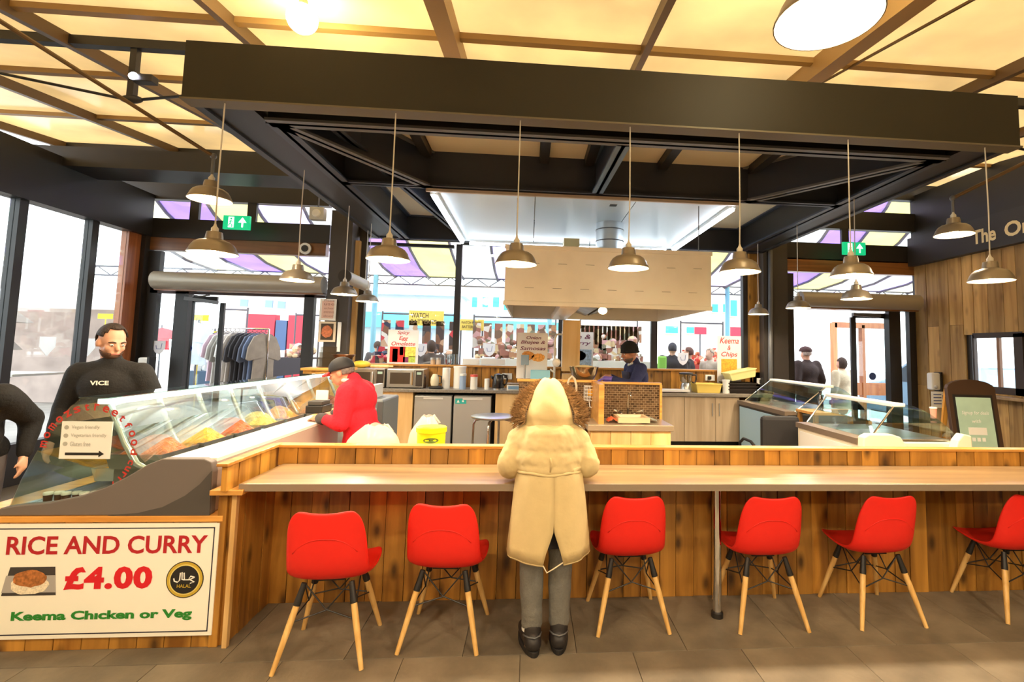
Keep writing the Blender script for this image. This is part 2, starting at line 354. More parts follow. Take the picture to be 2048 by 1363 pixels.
# wall behind the viewer
build(MB().box((-6, -4.3, 0), (7, -4.05, 4.2)), 'wall_front', mat('warm_plaster', (196, 176, 146), .8), kind='structure', label='plain wall behind the viewer')
# ---- back wall: doors left and right, shop windows between
HDR = wood('brown_header_board', (104, 66, 30), (150, 98, 50), grain=(.8, 12, 12), knots=.1)
wbk = thing('wall_back', (0, YW, 0), 'glazed back wall with dark steel posts and wooden headers', 'wall', kind='structure')
for nm, m, r in (('header_board', HDR, (285, 479, 652, 505)), ('lintel', BLACK, (283, 442, 660, 480)), ('lintel', BLACK, (200, 357, 660, 402)),
                 ('header_board', HDR, (1572, 520, 1842, 546)), ('lintel', BLACK, (1560, 488, 1846, 522)), ('lintel', BLACK, (1560, 422, 1850, 458)),
                 ('lintel', BLACK, (700, 462, 1540, 488)), ('lintel', BLACK, (1560, 360, 1900, 396)), ('lintel', BLACK, (100, 292, 660, 332))):
    build(wb(*r, YW, .12), nm, m, wbk)
for r in ((205, 332, 640, 358), (300, 402, 648, 443), (1580, 457, 1846, 489), (1580, 396, 1850, 423)):
    build(wb(*r, YW + .05, .008), 'clerestory_pane', WGLASS, wbk)
for px in (505, 390, 270): build(wb(px - 9, 328, px + 9, 480, YW + .01, .05), 'clerestory_post', BLACK, wbk)
for px in (1690, 1840): build(wb(px - 7, 380, px + 7, 490, YW + .01, .05), 'clerestory_post', BLACK, wbk)
# columns
for nm, m, r, Y, t in (('column', mat('column_paint', (62, 57, 54), .5), (648, 420, 692, 960), 7.4, .4), ('wood_strip', PINEL, (692, 480, 707, 960), 7.55, .1), ('post', BLACK, (706, 470, 722, 960), YW - .05, .1),
                      ('post', BLACK, (1487, 490, 1501, 960), YW - .05, .1), ('wood_strip', PINE, (1500, 490, 1520, 960), 7.55, .1), ('column', mat('column_paint', (62, 57, 54), .5), (1528, 430, 1577, 960), 7.4, .4)):
    build(wb(*r, Y, t), nm, m, wbk)
build(MB().tube([aty(1541, 500, 7.36), aty(1541, 960, 7.36)], .035), 'downpipe', GREYS, wbk, smooth=True)
# shop windows
wi = 1
for px0, px1 in ((722, 908), (922, 1118), (1124, 1303), (1315, 1487)):
    w_ = thing('window_%d' % wi, aty((px0 + px1) / 2, 735, YW), 'large shop window pane in a black frame', 'window', kind='structure'); wi += 1
    build(wb(px0, 488, px1, 738, YW + .03, .008), 'pane', WGLASS, w_)
    build(wb(px1, 488, px1 + 12, 740, YW, .07), 'mullion', BLACK, w_)
    build(wb(px0, 486, px1, 492, YW, .07), 'top_rail', BLACK, w_)
# splash back of pine boards below the window
sp = thing('pine_splashback', (0, YW - .1, .9), 'varnished pine boarding under the shop windows', 'panelling', kind='structure')
x = -2.9; x_end = 3.5
while x < x_end:
    build(MB().box((x + .003, YW - .12, .6), (x + .127, YW - .08, 1.33)), 'board', PINE, sp); x += .13
build(MB().box((-2.9, YW - .16, 1.33), (3.52, YW + .0, 1.355)), 'window_ledge', PINEH, sp)
build(MB().box((-2.9, YW - .08, 0), (3.6, YW + .1, 1.33)), 'low_wall', BLACK, wbk)
# left entrance
REDS = mat('red_strip', (206, 92, 74), .5)
d1 = thing('door_1', aty(470, 790, YW), 'glazed entrance with black frames beside the clothes stall', 'door', kind='structure')
for r in ((262, 500, 300, 1000), (334, 575, 361, 1000), (596, 585, 616, 1000), (640, 590, 652, 1000)): build(wb(*r, YW, .09), 'frame_post', BLACK, d1)
build(wb(300, 572, 650, 590, YW, .1), 'door_head', mat('door_head_brown', (66, 42, 38), .5), d1)
for r in ((348, 572, 438, 583), (508, 574, 598, 588)): build(wb(*r, YW - .01, .02), 'red_strip', REDS, d1)
for r in ((300, 505, 648, 572), (300, 590, 334, 1000), (616, 592, 640, 1000)): build(wb(*r, YW + .04, .008), 'pane', WGLASS, d1)
lf = [(364, 592, 372, 1000), (425, 605, 434, 1000)]
for r in lf: build(wb(*r, YW + .35, .04), 'door_stile', BLACK, d1)
build(wb(364, 592, 434, 604, YW + .35, .04), 'door_rail', BLACK, d1); build(wb(372, 604, 425, 1000, YW + .365, .008), 'door_pane', WGLASS, d1)
build(MB().bar(aty(370, 596, YW - .02), aty(435, 605, YW - .02), .05, .05), 'door_closer', GREYS, d1)
build(MB().tube([aty(372, 588, YW - .05), aty(400, 592, YW - .12), aty(420, 590, YW - .05)], .01), 'closer_arm', GREYS, d1)
# right entrance
d2 = thing('door_2', aty(1700, 800, YW), 'glazed entrance with black frames beside the board wall', 'door', kind='structure')
for r in ((1783, 615, 1806, 1000), (1824, 612, 1840, 1000), (1577, 546, 1590, 1000)): build(wb(*r, YW, .09), 'frame_post', BLACK, d2)
build(wb(1577, 605, 1840, 620, YW, .1), 'door_head', mat('door_head_brown', (66, 42, 38), .5), d2)
build(wb(1640, 606, 1700, 618, YW - .02, .03), 'sensor_plate', BLACK, d2)
for r in ((1578, 548, 1838, 606), (1806, 620, 1824, 1000)): build(wb(*r, YW + .04, .008), 'pane', WGLASS, d2)
for r in ((1706, 634, 1716, 1000), (1776, 626, 1784, 1000)): build(wb(*r, YW + .1, .04), 'door_stile', BLACK, d2)
build(wb(1706, 626, 1784, 636, YW + .1, .04), 'door_rail', BLACK, d2); build(wb(1716, 636, 1776, 1000, YW + .115, .008), 'door_pane', WGLASS, d2)
build(MB().bar(aty(1706, 628, YW - .02), aty(1760, 632, YW - .02), .05, .05), 'door_closer', GREYS, d2)
# air curtains over the doors
for px0, px1, py0, py1, lb in ((310, 648, 556, 573, 'long round silver air curtain over the left entrance'), (1600, 1836, 597, 606, 'long round silver air curtain over the right entrance')):
    a = aty(px0, py0, 7.45); b = aty(px1, py1, 7.45); b.z = (a.z + b.z) / 2; a.z = b.z
    ac = thing('air_curtain', ((a.x + b.x) / 2, 7.45, a.z - .13), lb, 'heater', 'air curtains over the entrances')
    build(MB().tube([a, b], .125, seg=20), 'casing', mat('curtain_casing', (176, 168, 154), .4, .3), ac, smooth=40)
    build(MB().box((a.x, 7.44, a.z - .14), (b.x, 7.58, a.z - .11)), 'mount_rail', HDR, ac)
# exit signs
EXG = mat('exit_green', (10, 160, 105), .4, emit=.9); EXW = mat('exit_white', (240, 250, 245), .4, emit=1.0)
def exit_sign(px0, py0, px1, py1, Y, lb):
    a = aty(px0, py1, Y); b = aty(px1, py0, Y); c = (a + b) / 2
    t = thing('exit_sign', (c.x, Y, a.z), lb, 'sign', 'exit signs')
    build(MB().box((a.x, Y, a.z), (b.x, Y + .04, b.z)), 'panel', EXG, t)
    h = b.z - a.z; f = lambda u, v, w: (a.x + u, Y - w, a.z + v); W_ = b.x - a.x
    ax = W_ * .72; ar = [(ax - .03 * h, .15 * h), (ax + .08 * h, .15 * h), (ax + .08 * h, .5 * h), (ax + .3 * h, .5 * h), (ax + .02 * h, .88 * h), (ax - .26 * h, .5 * h), (ax - .03 * h, .5 * h)]
    build(MB().prism(ar, f, 0, .004), 'arrow', EXW, t)
    dx = W_ * .2; build(MB().prism([(dx, .12 * h), (dx + .38 * h, .12 * h), (dx + .38 * h, .9 * h), (dx, .9 * h)], f, 0, .004), 'doorway_mark', EXW, t)
    m = MB().ell(f(dx + .2 * h, .76 * h, .005), (.07 * h, .004, .07 * h)); m.tube([f(dx + .2 * h, .66 * h, .006), f(dx + .14 * h, .42 * h, .006), f(dx + .28 * h, .3 * h, .006), f(dx + .26 * h, .16 * h, .006)], .035 * h)
    m.tube([f(dx + .14 * h, .42 * h, .006), f(dx + .02 * h, .24 * h, .006)], .03 * h); m.tube([f(dx + .05 * h, .5 * h, .006), f(dx + .19 * h, .6 * h, .006), f(dx + .33 * h, .5 * h, .006)], .025 * h)
    build(m, 'running_figure', EXG, t)
exit_sign(445, 432, 500, 457, 7.3, 'green exit sign with arrow above the left entrance'); exit_sign(1687, 485, 1731, 508, 7.3, 'green exit sign with arrow above the right entrance')
# small fittings near the lintels
p = aty(611, 497, 7.64); t = thing('round_sensor', (p.x, 7.6, p.z - .08), 'round white sensor on the left wooden header', 'sensor'); build(MB().lathe([(.085, .0), (.085, .03)], (p.x, 7.62, p.z), axis='y'), 'rim', WHITE, t, smooth=45); build(MB().lathe([(.05, -.01), (.05, .005)], (p.x, 7.62, p.z), axis='y'), 'lens', BLACK, t, smooth=45)
for px, py, Y, lb in ((636, 428, 7.35, 'white emergency light box at the top of the left column'), (738, 424, 6.9, 'white emergency light box under the left canopy beam')):
    p = aty(px, py, Y); t = thing('emergency_light', (p.x, Y, p.z - .1), lb, 'light', 'emergency light boxes'); build(MB().box((p.x - .1, Y - .06, p.z - .09), (p.x + .1, Y + .06, p.z + .09)), 'body', mat('pale_box', (206, 206, 200), .5), t, bevel=.01); build(MB().lathe([(.05, -.02), (.06, 0)], (p.x, Y - .06, p.z), axis='y'), 'lens', WHITE, t, smooth=45); build(MB().tube([(p.x, Y, p.z + .08), (p.x, Y, p.z + .35)], .01), 'bracket', GREYS, t)
p = aty(280, 156, 4.1); t = thing('spot_lamp', (p.x, 4.1, p.z), 'small bright spot lamp on the truss strut', 'lamp'); build(MB().box((p.x - .06, 4.08, p.z - .03), (p.x + .1, 4.16, p.z + .03)), 'body', BLACK, t, bevel=.006); build(MB().ell((p.x - .03, 4.07, p.z), (.035, .015, .03)), 'lens', mat('spot_glow', (240, 240, 255), .3, emit=12), t, smooth=True)
# duct box and lower beam at left under the roof
bx = thing('duct_box', (-4.4, 6.1, 3.7), 'black boxed duct under the roof at left', 'duct', kind='structure')
a = aty(68, 272, 6.2); b = aty(498, 345, 6.2)
build(MB().box((a.x, 6.2, b.z - .02), (b.x + .95, 6.7, a.z - .1)), 'casing', BLACK, bx)
build(MB().lathe([(.12, -.3), (.12, .3)], (a.x - .3, 6.4, a.z - .25), axis='x'), 'pipe', mat('brass_pipe', (170, 140, 90), .3, .8), bx, smooth=40)
# ================================================================== canopy over the kitchen
cz = 3.17
cp = thing('canopy', (0.64, 5.3, cz), 'dark steel canopy frame with deep brown fascia above the kitchen island', 'canopy', kind='structure')
build(MB().box((-2.28, 3.3, cz), (3.57, 3.36, 3.56)), 'front_fascia', FASCIA, cp)
build(MB().box((-2.28, 3.28, cz - .012), (3.57, 3.40, cz)), 'fascia_lip', mat('lip_paint', (104, 96, 78), .5), cp)
for x0, x1 in ((-2.28, -2.22), (3.51, 3.57)): build(MB().box((x0, 3.36, cz), (x1, 7.4, 3.56)), 'side_fascia', BLACK, cp)
def ibeam(p0, p1, h, fl, name, mweb, mfl):
    p0 = Vector(p0); p1 = Vector(p1); u = Vector((0, 0, 1))
    build(MB().bar(p0 + u * (h / 2), p1 + u * (h / 2), .03, h), name + '_web', mweb, cp)
    build(MB().bar(p0 + u * .01, p1 + u * .01, fl, .02).bar(p0 + u * (h - .01), p1 + u * (h - .01), fl, .02), name + '_flange', mfl, cp)
ibeam((-1.9, 3.62, cz), (3.25, 3.62, cz), .36, .12, 'front_beam', BLACK, GREYS)
ibeam((-1.85, 3.62, cz), (-1.85, 7.4, cz), .36, .14, 'side_beam', BLACK, NAVY)
ibeam((3.2, 3.62, cz), (3.2, 7.4, cz), .36, .14, 'side_beam', BLACK, NAVY)
build(MB().box((-2.22, 3.45, cz + .02), (-1.92, 7.4, cz + .06)), 'side_soffit', BLACK, cp); build(MB().box((3.26, 3.45, cz + .02), (3.51, 7.4, cz + .06)), 'side_soffit', BLACK, cp)
ibeam((-2.2, 7.4, cz), (3.5, 7.4, cz), .36, .12, 'back_beam', BLACK, NAVY)
ibeam((-1.82, 3.66, cz), (-1.03, 4.92, cz), .36, .12, 'diagonal', NAVY, GREYS); ibeam((3.17, 3.66, cz), (2.2, 4.92, cz), .36, .12, 'diagonal', NAVY, GREYS)
ibeam((-1.85, 4.9, cz), (3.2, 4.9, cz), .39, .1, 'cross_beam', NAVY, NAVY)
a = atz(1245, 297, cz); b = atz(1195, 386, cz)
ibeam((a.x, 3.66, cz), (b.x, 4.88, cz), .34, .11, 'strut', NAVY, mat('blue_steel', (88, 108, 132), .35))
ibeam((-1.55, 3.66, cz + .08), (-1.05, 7.3, cz + .08), .25, .1, 'rafter', NAVY, NAVY)
for x in (-1.05, .1, .55, 1.3, 2.24): build(MB().bar((x, 3.68, 3.49), (x, 4.86, 3.49), .09, .08), 'ceiling_rib', BLACK, cp)
CRM = mat('cream_ceiling', (214, 204, 178), .7)
for x0, x1 in ((-2.2, -1.1), (-1.0, .05), (.15, .5), (.6, 1.25), (1.35, 2.19), (2.29, 3.5)):
    for y0, y1 in ((3.4, 4.9), (4.95, 7.4)): build(MB().box((x0, y0, 3.53), (x1, y1, 3.55)), 'ceiling_panel', CRM, cp)
for x in (-1.05, .1, .55, 1.3, 2.24): build(MB().box((x - .05, 3.4, 3.53), (x + .05, 7.4, 3.555)), 'ceiling_joint', BLACK, cp)
# white soffit with light tubes over the cooking island
so = thing('kitchen_soffit', (.55, 6.1, cz), 'white soffit panel above the extractor hood', 'ceiling panel', kind='structure')
SOFF = mat('white_soffit', (206, 222, 234), .35, coat=.2)
for i in range(3):
    x0 = -1.03 + i * 1.05; build(MB().box((x0 + .004, 4.96, cz - .005), (x0 + 1.046, 7.3, cz + .02)), 'soffit_panel', SOFF, so)
build(MB().box((-1.06, 4.93, cz - .03), (2.15, 4.96, cz + .01)), 'edge_trim', mat('pale_trim', (196, 180, 160), .5), so)
TUBE = mat('light_tube', (236, 246, 255), .3, emit=13.0)
for a, b, lb in (((-1.0, 5.02, 3.12), (-1.0, 7.2, 3.12), 'bright white light tube along the left edge of the white soffit'), ((2.1, 5.02, 3.12), (2.1, 7.2, 3.12), 'bright white light tube along the right edge of the white soffit'), ((-.9, 7.25, 3.12), (2.0, 7.25, 3.12), 'bright white light tube along the rear edge of the white soffit')):
    t = thing('tube_light', ((a[0] + b[0]) / 2, (a[1] + b[1]) / 2, 3.1), lb, 'light', 'tube lights around the soffit')
    build(MB().bar(Vector(a) + Vector((0, 0, .03)), Vector(b) + Vector((0, 0, .03)), .07, .03), 'housing', WHITE, t); build(MB().tube([a, b], .022), 'tube', TUBE, t, smooth=40)
# ---- extractor hood
hd = thing('extractor_hood', (.8, 6.1, 2.05), 'large stainless steel extractor hood hanging over the cooking island', 'hood')
HX0, HX1, HY0, HY1, HZ0, HZ1 = -.26, 1.86, 5.0, 7.1, 2.05, 2.64
HOOD = mat('hood_steel', (252, 247, 238), .36, .2, noise=.08, nscale=2.2)
build(MB().box((HX0, HY0, HZ0), (HX1, HY0 + .02, HZ1)), 'front_panel', HOOD, hd, bevel=.004)
for a, b in (((HX0, HY0 + .02, HZ0), (HX0 + .02, HY1, HZ1)), ((HX1 - .02, HY0 + .02, HZ0), (HX1, HY1, HZ1))): build(MB().box(a, b), 'side_panel', HOOD, hd)
build(MB().box((HX0, HY1 - .02, HZ0), (HX1, HY1, HZ1)), 'back_panel', HOOD, hd); build(MB().box((HX0, HY0, HZ1), (HX1, HY1, HZ1 + .015)), 'top_panel', HOOD, hd)
build(MB().box((HX0 - .01, HY0 - .012, HZ0 - .01), (HX1 + .01, HY0, HZ0 + .035)).box((HX0 - .01, HY0 - .012, HZ1 - .03), (HX1 + .01, HY0, HZ1 + .015)), 'edge_channel', HOOD, hd, bevel=.004)
for i in range(7):
    x = HX0 + .2 + i * .28
    build(MB().box((x, HY0 - .002, HZ0 + .17), (x + .09, HY0, HZ0 + .173)), 'seam', GREYS, hd); build(MB().box((x + .05, HY0 - .002, HZ0 + .42), (x + .14, HY0, HZ0 + .423)), 'seam', GREYS, hd)
FILT = mat('baffle_steel', (150, 146, 138), .35, .7)
for s in (0, 1):
    for i in range(7):
        y0 = HY0 + .08 + i * .28; xa, xb = (HX0 + .06, (HX0 + HX1) / 2 - .02) if s == 0 else (HX1 - .06, (HX0 + HX1) / 2 + .02)
        build(MB().add([(xa, y0, HZ0 + .35), (xa, y0 + .27, HZ0 + .35), (xb, y0 + .27, HZ0 + .05), (xb, y0, HZ0 + .05), (xa, y0, HZ0 + .37), (xa, y0 + .27, HZ0 + .37), (xb, y0 + .27, HZ0 + .07), (xb, y0, HZ0 + .07)], [(0, 1, 2, 3), (7, 6, 5, 4), (0, 4, 5, 1), (1, 5, 6, 2), (2, 6, 7, 3), (3, 7, 4, 0)]), 'baffle_filter', FILT, hd)
build(MB().box((.3, HY0 + .03, HZ0 - .02), (.5, HY1 - .1, HZ0 + .06)), 'grease_trough', HOOD, hd)
hl = build(MB().ell((.82, 5.6, 2.06), (.05, .05, .04)), 'hood_bulb', mat('warm_bulb', (255, 214, 140), .3, emit=25), hd, smooth=True)
build(MB().lathe([(.17, 0), (.17, .54)], (.95, 6.0, HZ1), seg=28), 'flue', mat('galvanised', (206, 214, 220), .3, .6, noise=.06, nscale=6), hd, smooth=40)
for z in (.12, .3, .44): build(MB().lathe([(.174, -.006), (.176, 0), (.174, .006)], (.95, 6.0, HZ1 + z), seg=28, cap0=False, cap1=False), 'flue_band', GREYS, hd)
build(MB().box((.37, 5.7, HZ1), (.55, 5.95, HZ1 + .26)), 'cream_box', mat('cream_box', (214, 200, 150), .5), hd)
build(MB().box((-.1, 6.5, HZ1), (.37, 6.8, HZ1 + .24)).box((.55, 6.6, HZ1), (.8, 6.8, HZ1 + .22)), 'fan_unit', BLACK, hd)
for x, y in ((HX0 + .1, HY0 + .1), (HX1 - .1, HY0 + .1), (.82, HY1 - .1)): build(MB().tube([(x, y, HZ1), (x, y, cz)], .006), 'hanger_rod', GREYS, hd)
cb = thing('ceiling_camera', aty(1227, 412, 5.2), 'small black camera fixed under the soffit edge', 'camera')
p = aty(1227, 405, 5.2); build(MB().box((p.x - .04, 5.17, p.z - .03), (p.x + .04, 5.25, p.z + .03)), 'body', BLACK, cb, bevel=.006); build(MB().tube([(p.x, 5.2, p.z + .03), (p.x - .02, 5.2, cz)], .008), 'bracket', BLACK, cb); build(MB().lathe([(.02, -.02), (.022, 0)], (p.x, 5.16, p.z), axis='y'), 'lens', GREYS, cb)
# round heater hung by cords at the left column
ph = thing('tube_heater', aty(715, 570, 6.3), 'grey cylindrical heater hung on cords beside the left column', 'heater')
a = aty(690, 552, 6.2); b = aty(730, 570, 6.9); build(MB().tube([a, b], .075, seg=18), 'casing', mat('curtain_casing', (176, 168, 154)), ph, smooth=40); build(MB().lathe([(.078, -.015), (.078, .01)], a, axis='y'), 'end_cap', BLACK, ph)
for q in (a, b): build(MB().tube([q, (q.x, q.y, cz)], .005), 'cord', mat('cord_grey', (200, 196, 188), .6), ph)
# ================================================================== pendant lamps
SHADE = mat('lamp_shade_metal', (142, 130, 114), .35, .3)
SHIN = mat('lamp_shade_enamel', (250, 244, 232), .4)
BULB = mat('lamp_bulb', (255, 226, 178), .3, emit=60)
CORDM = mat('lamp_cord', (214, 208, 196), .6)
shade_me = {}
def pendant(x, y, zr, ztop, label, power=LAMP_W, D=.28, group='pendant lamps of the food hall', cord=True, light=True):
    t = thing('pendant_lamp', (x, y, zr), label, 'lamp', group)
    k = D / .28
    out = [(.14, 0), (.1405, .004), (.132, .02), (.122, .045), (.108, .066), (.088, .08), (.062, .088), (.05, .094), (.047, .12), (.043, .14), (.02, .146)]
    if k not in shade_me:
        o = build(MB().lathe([(r * k, h * k) for r, h in out], seg=32, cap0=False), 'shade', SHADE, t, smooth=50, local=True, fixn=False)
        i_ = build(MB().lathe([(r * k - .003, h * k + .0005) for r, h in out[:8]] + [(.001, .094 * k)], seg=32, cap0=False, cap1=False), 'shade_lining', SHIN, o, smooth=50, local=True, fixn=False)
        bl = build(MB().ell((0, 0, .035 * k), (.032, .032, .042)), 'bulb', BULB, t, smooth=True, local=True)
        sk = build(MB().lathe([(.02, .14 * k), (.021, .165 * k), (.01, .18 * k), (.004, .2 * k)], seg=14), 'socket', CORDM, t, smooth=50, local=True)
        shade_me[k] = (o, i_, bl, sk)
    else:
        o, i_, bl, sk = shade_me[k]
        c = o.copy(); COL.objects.link(c); c.parent = t
        c2 = i_.copy(); COL.objects.link(c2); c2.parent = c
        for q in (bl, sk): c3 = q.copy(); COL.objects.link(c3); c3.parent = t
    if cord: build(MB().tube([(0, 0, .19 * k), (random.uniform(-.006, .006), 0, (ztop - zr) * .5), (0, 0, ztop - zr)], .0045, seg=6), 'cord', CORDM, t, local=True)
    if light:
        li = bpy.data.lights.new('lamp_light', 'SPOT'); li.energy = power; li.color = LAMP_COL; li.shadow_soft_size = .06; li.spot_size = math.radians(160); li.spot_blend = .3
        lo = bpy.data.objects.new('lamp_light', li); COL.objects.link(lo); lo.parent = t; lo.location = (0, 0, .0)
    return t
ordw = ['leftmost of', 'second from left of', 'third from left of', 'middle right of', 'third from right of', 'second from right of', 'rightmost of']
xs = (-2.022, -.933, -.102, .657, 1.438, 2.248, 3.307)
for i, x in enumerate(xs):
    pendant(x, 3.32, 2.165, cz, 'grey dome pendant lamp, %s the seven along the front fascia' % ['first from the left of', 'second from the left of', 'third from the left of', 'middle one of', 'third from the right of', 'second from the right of', 'last on the right of'][i])
for x, ys, sd in ((-2.06, (4.57, 5.7, 6.5), 'left'), (3.19, (4.64, 5.71, 6.75), 'right')):
    for y, w in zip(ys, ('nearest', 'middle', 'farthest')): pendant(x, y, 2.165, cz, 'dome pendant lamp, %s of the three under the %s canopy side' % (w, sd), LAMP_W * .7)
# lamps on conduit arms
for p, tp, lb in (((420, 400), (422, 312), 'dome lamp on a conduit drop at the left of the canopy'), ((1908, 470), (1905, 396), 'dome lamp on a conduit drop at the right of the canopy')):
    q = aty(*p, 3.75); e = aty(*tp, 3.75)
    t = pendant(q.x, q.y, q.z, e.z, lb, LAMP_W * .7, cord=False)
    build(MB().tube([(0, 0, .19), (0, 0, e.z - q.z)], .011), 'drop_rod', GREYS, t, local=True)
    sgn = -1 if q.x < 0 else 1
    far = Vector((e.x + sgn * 1.2, 2.2, rz(2.2) - .1)) if sgn < 0 else Vector((e.x + 1.4, 2.6, rz(2.6) - .1))
    build(MB().tube([(0, 0, e.z - q.z), far - q], .014), 'conduit', RAFT, t, local=True); build(MB().ell((0, 0, e.z - q.z), (.022, .022, .022)), 'elbow', GREYS, t, local=True, smooth=True)
# the near lamp at the top of the view and unseen fill lamps added around and behind the viewer
q = aty(1655, 42, 1.25)
def globe(x, y, z, lb, W_=26, C_=(1, .8, .34)):
    t = thing('added_globe', (x, y, z), lb, 'lamp'); build(MB().ell((0, 0, 0), (.1, .1, .1), 20, 12), 'globe', mat('globe_glow', (255, 240, 200), .3, emit=30), t, smooth=True, local=True); build(MB().lathe([(.03, .08), (.03, .13)], seg=14), 'mount', RAFT, t, local=True)
    li = bpy.data.lights.new('lamp_light', 'POINT'); li.energy = W_; li.color = C_; li.shadow_soft_size = .11; lo = bpy.data.objects.new('lamp_light', li); COL.objects.link(lo); lo.parent = t; lo.location = (0, 0, -.02)
g_ = aty(605, 32, 3.42); globe(g_.x, 3.42, rz(3.42) - .11, 'added glowing globe standing in for the roof reflection at the upper left')  # glowing globe added in place of a bright reflection in the roof sheet
globe(-1.5, -1.6, rz(-1.6) - .14, 'added unseen fill globe under the roof left behind the viewer', 80, (1, .9, .74)); globe(2.2, -1.6, rz(-1.6) - .14, 'added unseen fill globe under the roof right behind the viewer', 80, (1, .9, .74))  # unseen globes added as warm frontal fill for hood, fascia and chairs
globe(1.55, 2.45, rz(2.45) - .16, 'added unseen globe under the roof above the big near pendant')  # unseen globe added to give the roof sheets a yellow glow
pendant(q.x, q.y, q.z, rz(q.y), 'big near pendant lamp glowing white at the upper right', LAMP_W)
for x, y, w in ((-.95, .85, 'just left of the viewer'), (-2.7, .85, 'in front of the display case sign'), (2.6, .7, 'right of the big near pendant'), (-1.7, -.9, 'left behind the viewer'), (.2, -.9, 'straight behind the viewer'), (2.1, -.9, 'right behind the viewer'), (4.2, .8, 'by the board wall'), (-4.3, .8, 'by the left glazing')):
    pendant(x, y, q.z, rz(y), 'added unseen dome pendant over the front aisle, ' + w, LAMP_W)  # aisle pendants added out of view to brighten the front
# ================================================================== bar counter
bc = thing('bar_partition', (1.2, YP, 0), 'low partition of vertical varnished pine boards behind the red chairs', 'counter')
pm = None; x = -1.585; i = 0
while x < 4.3:
    w = .118 + .012 * math.sin(i * 2.3); d = .004 * math.sin(i * 1.7)
    build(MB().box((x + .0015, YP + d, 0.0), (x + w - .0015, YP + .03, .83)), 'board', PINE, bc, bevel=.002)
    build(MB().box((x + .0215, YP + d - .002, .84), (x + w + .0185, YP + .03, .952)), 'board', PINE, bc, bevel=.002)
    x += w; i += 1
build(MB().box((-1.6, YP - .014, .95), (4.3, YP + .07, .968)), 'cap_rail', PINEH, bc, bevel=.003)
build(MB().box((-1.56, YP + .03, 0), (4.3, YP + .06, .95)), 'backing', PINEL, bc)
# return at the left end
y = 2.93; i = 0
while y < YP - .02:
    w = .11; y1 = min(y + w, YP)
    build(MB().box((-1.60, y + .0015, 0), (-1.57 + .004 * (i % 2), y1 - .0015, .80)), 'return_board', PINE, bc, bevel=.002)
    build(MB().box((-1.60, y - .09 + .0015, .82), (-1.572 + .003 * (i % 2), y1 - .09 - .0015, .955)), 'return_board', PINE, bc, bevel=.002)
    y = y1; i += 1
build(MB().box((-1.60, YP - .092, .82), (-1.572, YP + .03, .955)), 'return_board', PINE, bc, bevel=.002); build(MB().box((-1.60, YP - .005, 0), (-1.572, YP + .03, .80)), 'return_board', PINE, bc)
build(MB().box((-1.612, 2.81, .955), (-1.555, YP + .02, .972)), 'cap_rail', PINEH, bc, bevel=.003)
build(MB().box((-1.665, 2.86, .795), (-1.5, 2.98, .822)), 'ledge_block', PINEH, bc, bevel=.003)
build(MB().box((-1.57, 2.90, 0), (-1.545, 2.93, .796)), 'edge_strip', PINEL, bc, bevel=.002)
# long worktop
wt = thing('bar_worktop', (1.2, 3.1, 0), 'long brown laminate worktop running along the pine partition', 'worktop')
build(MB().box((-1.53, 2.885, .81), (4.3, YP - .002, .85)), 'top', LAMIN, wt, bevel=.003)
build(MB().box((-1.53, 2.881, .811), (4.3, 2.886, .849)), 'front_edging', mat('edging_grey', (142, 126, 108), .45), wt)
lg = build(MB().lathe([(.026, .03), (.026, .81)], (1.192, 3.11, 0), seg=20), 'support_leg', CHROME, wt, smooth=40, label='polished steel post')
build(MB().lathe([(.036, 0), (.036, .03), (.03, .036)], (1.192, 3.11, 0), seg=20), 'leg_foot', BLACK, lg, smooth=40)
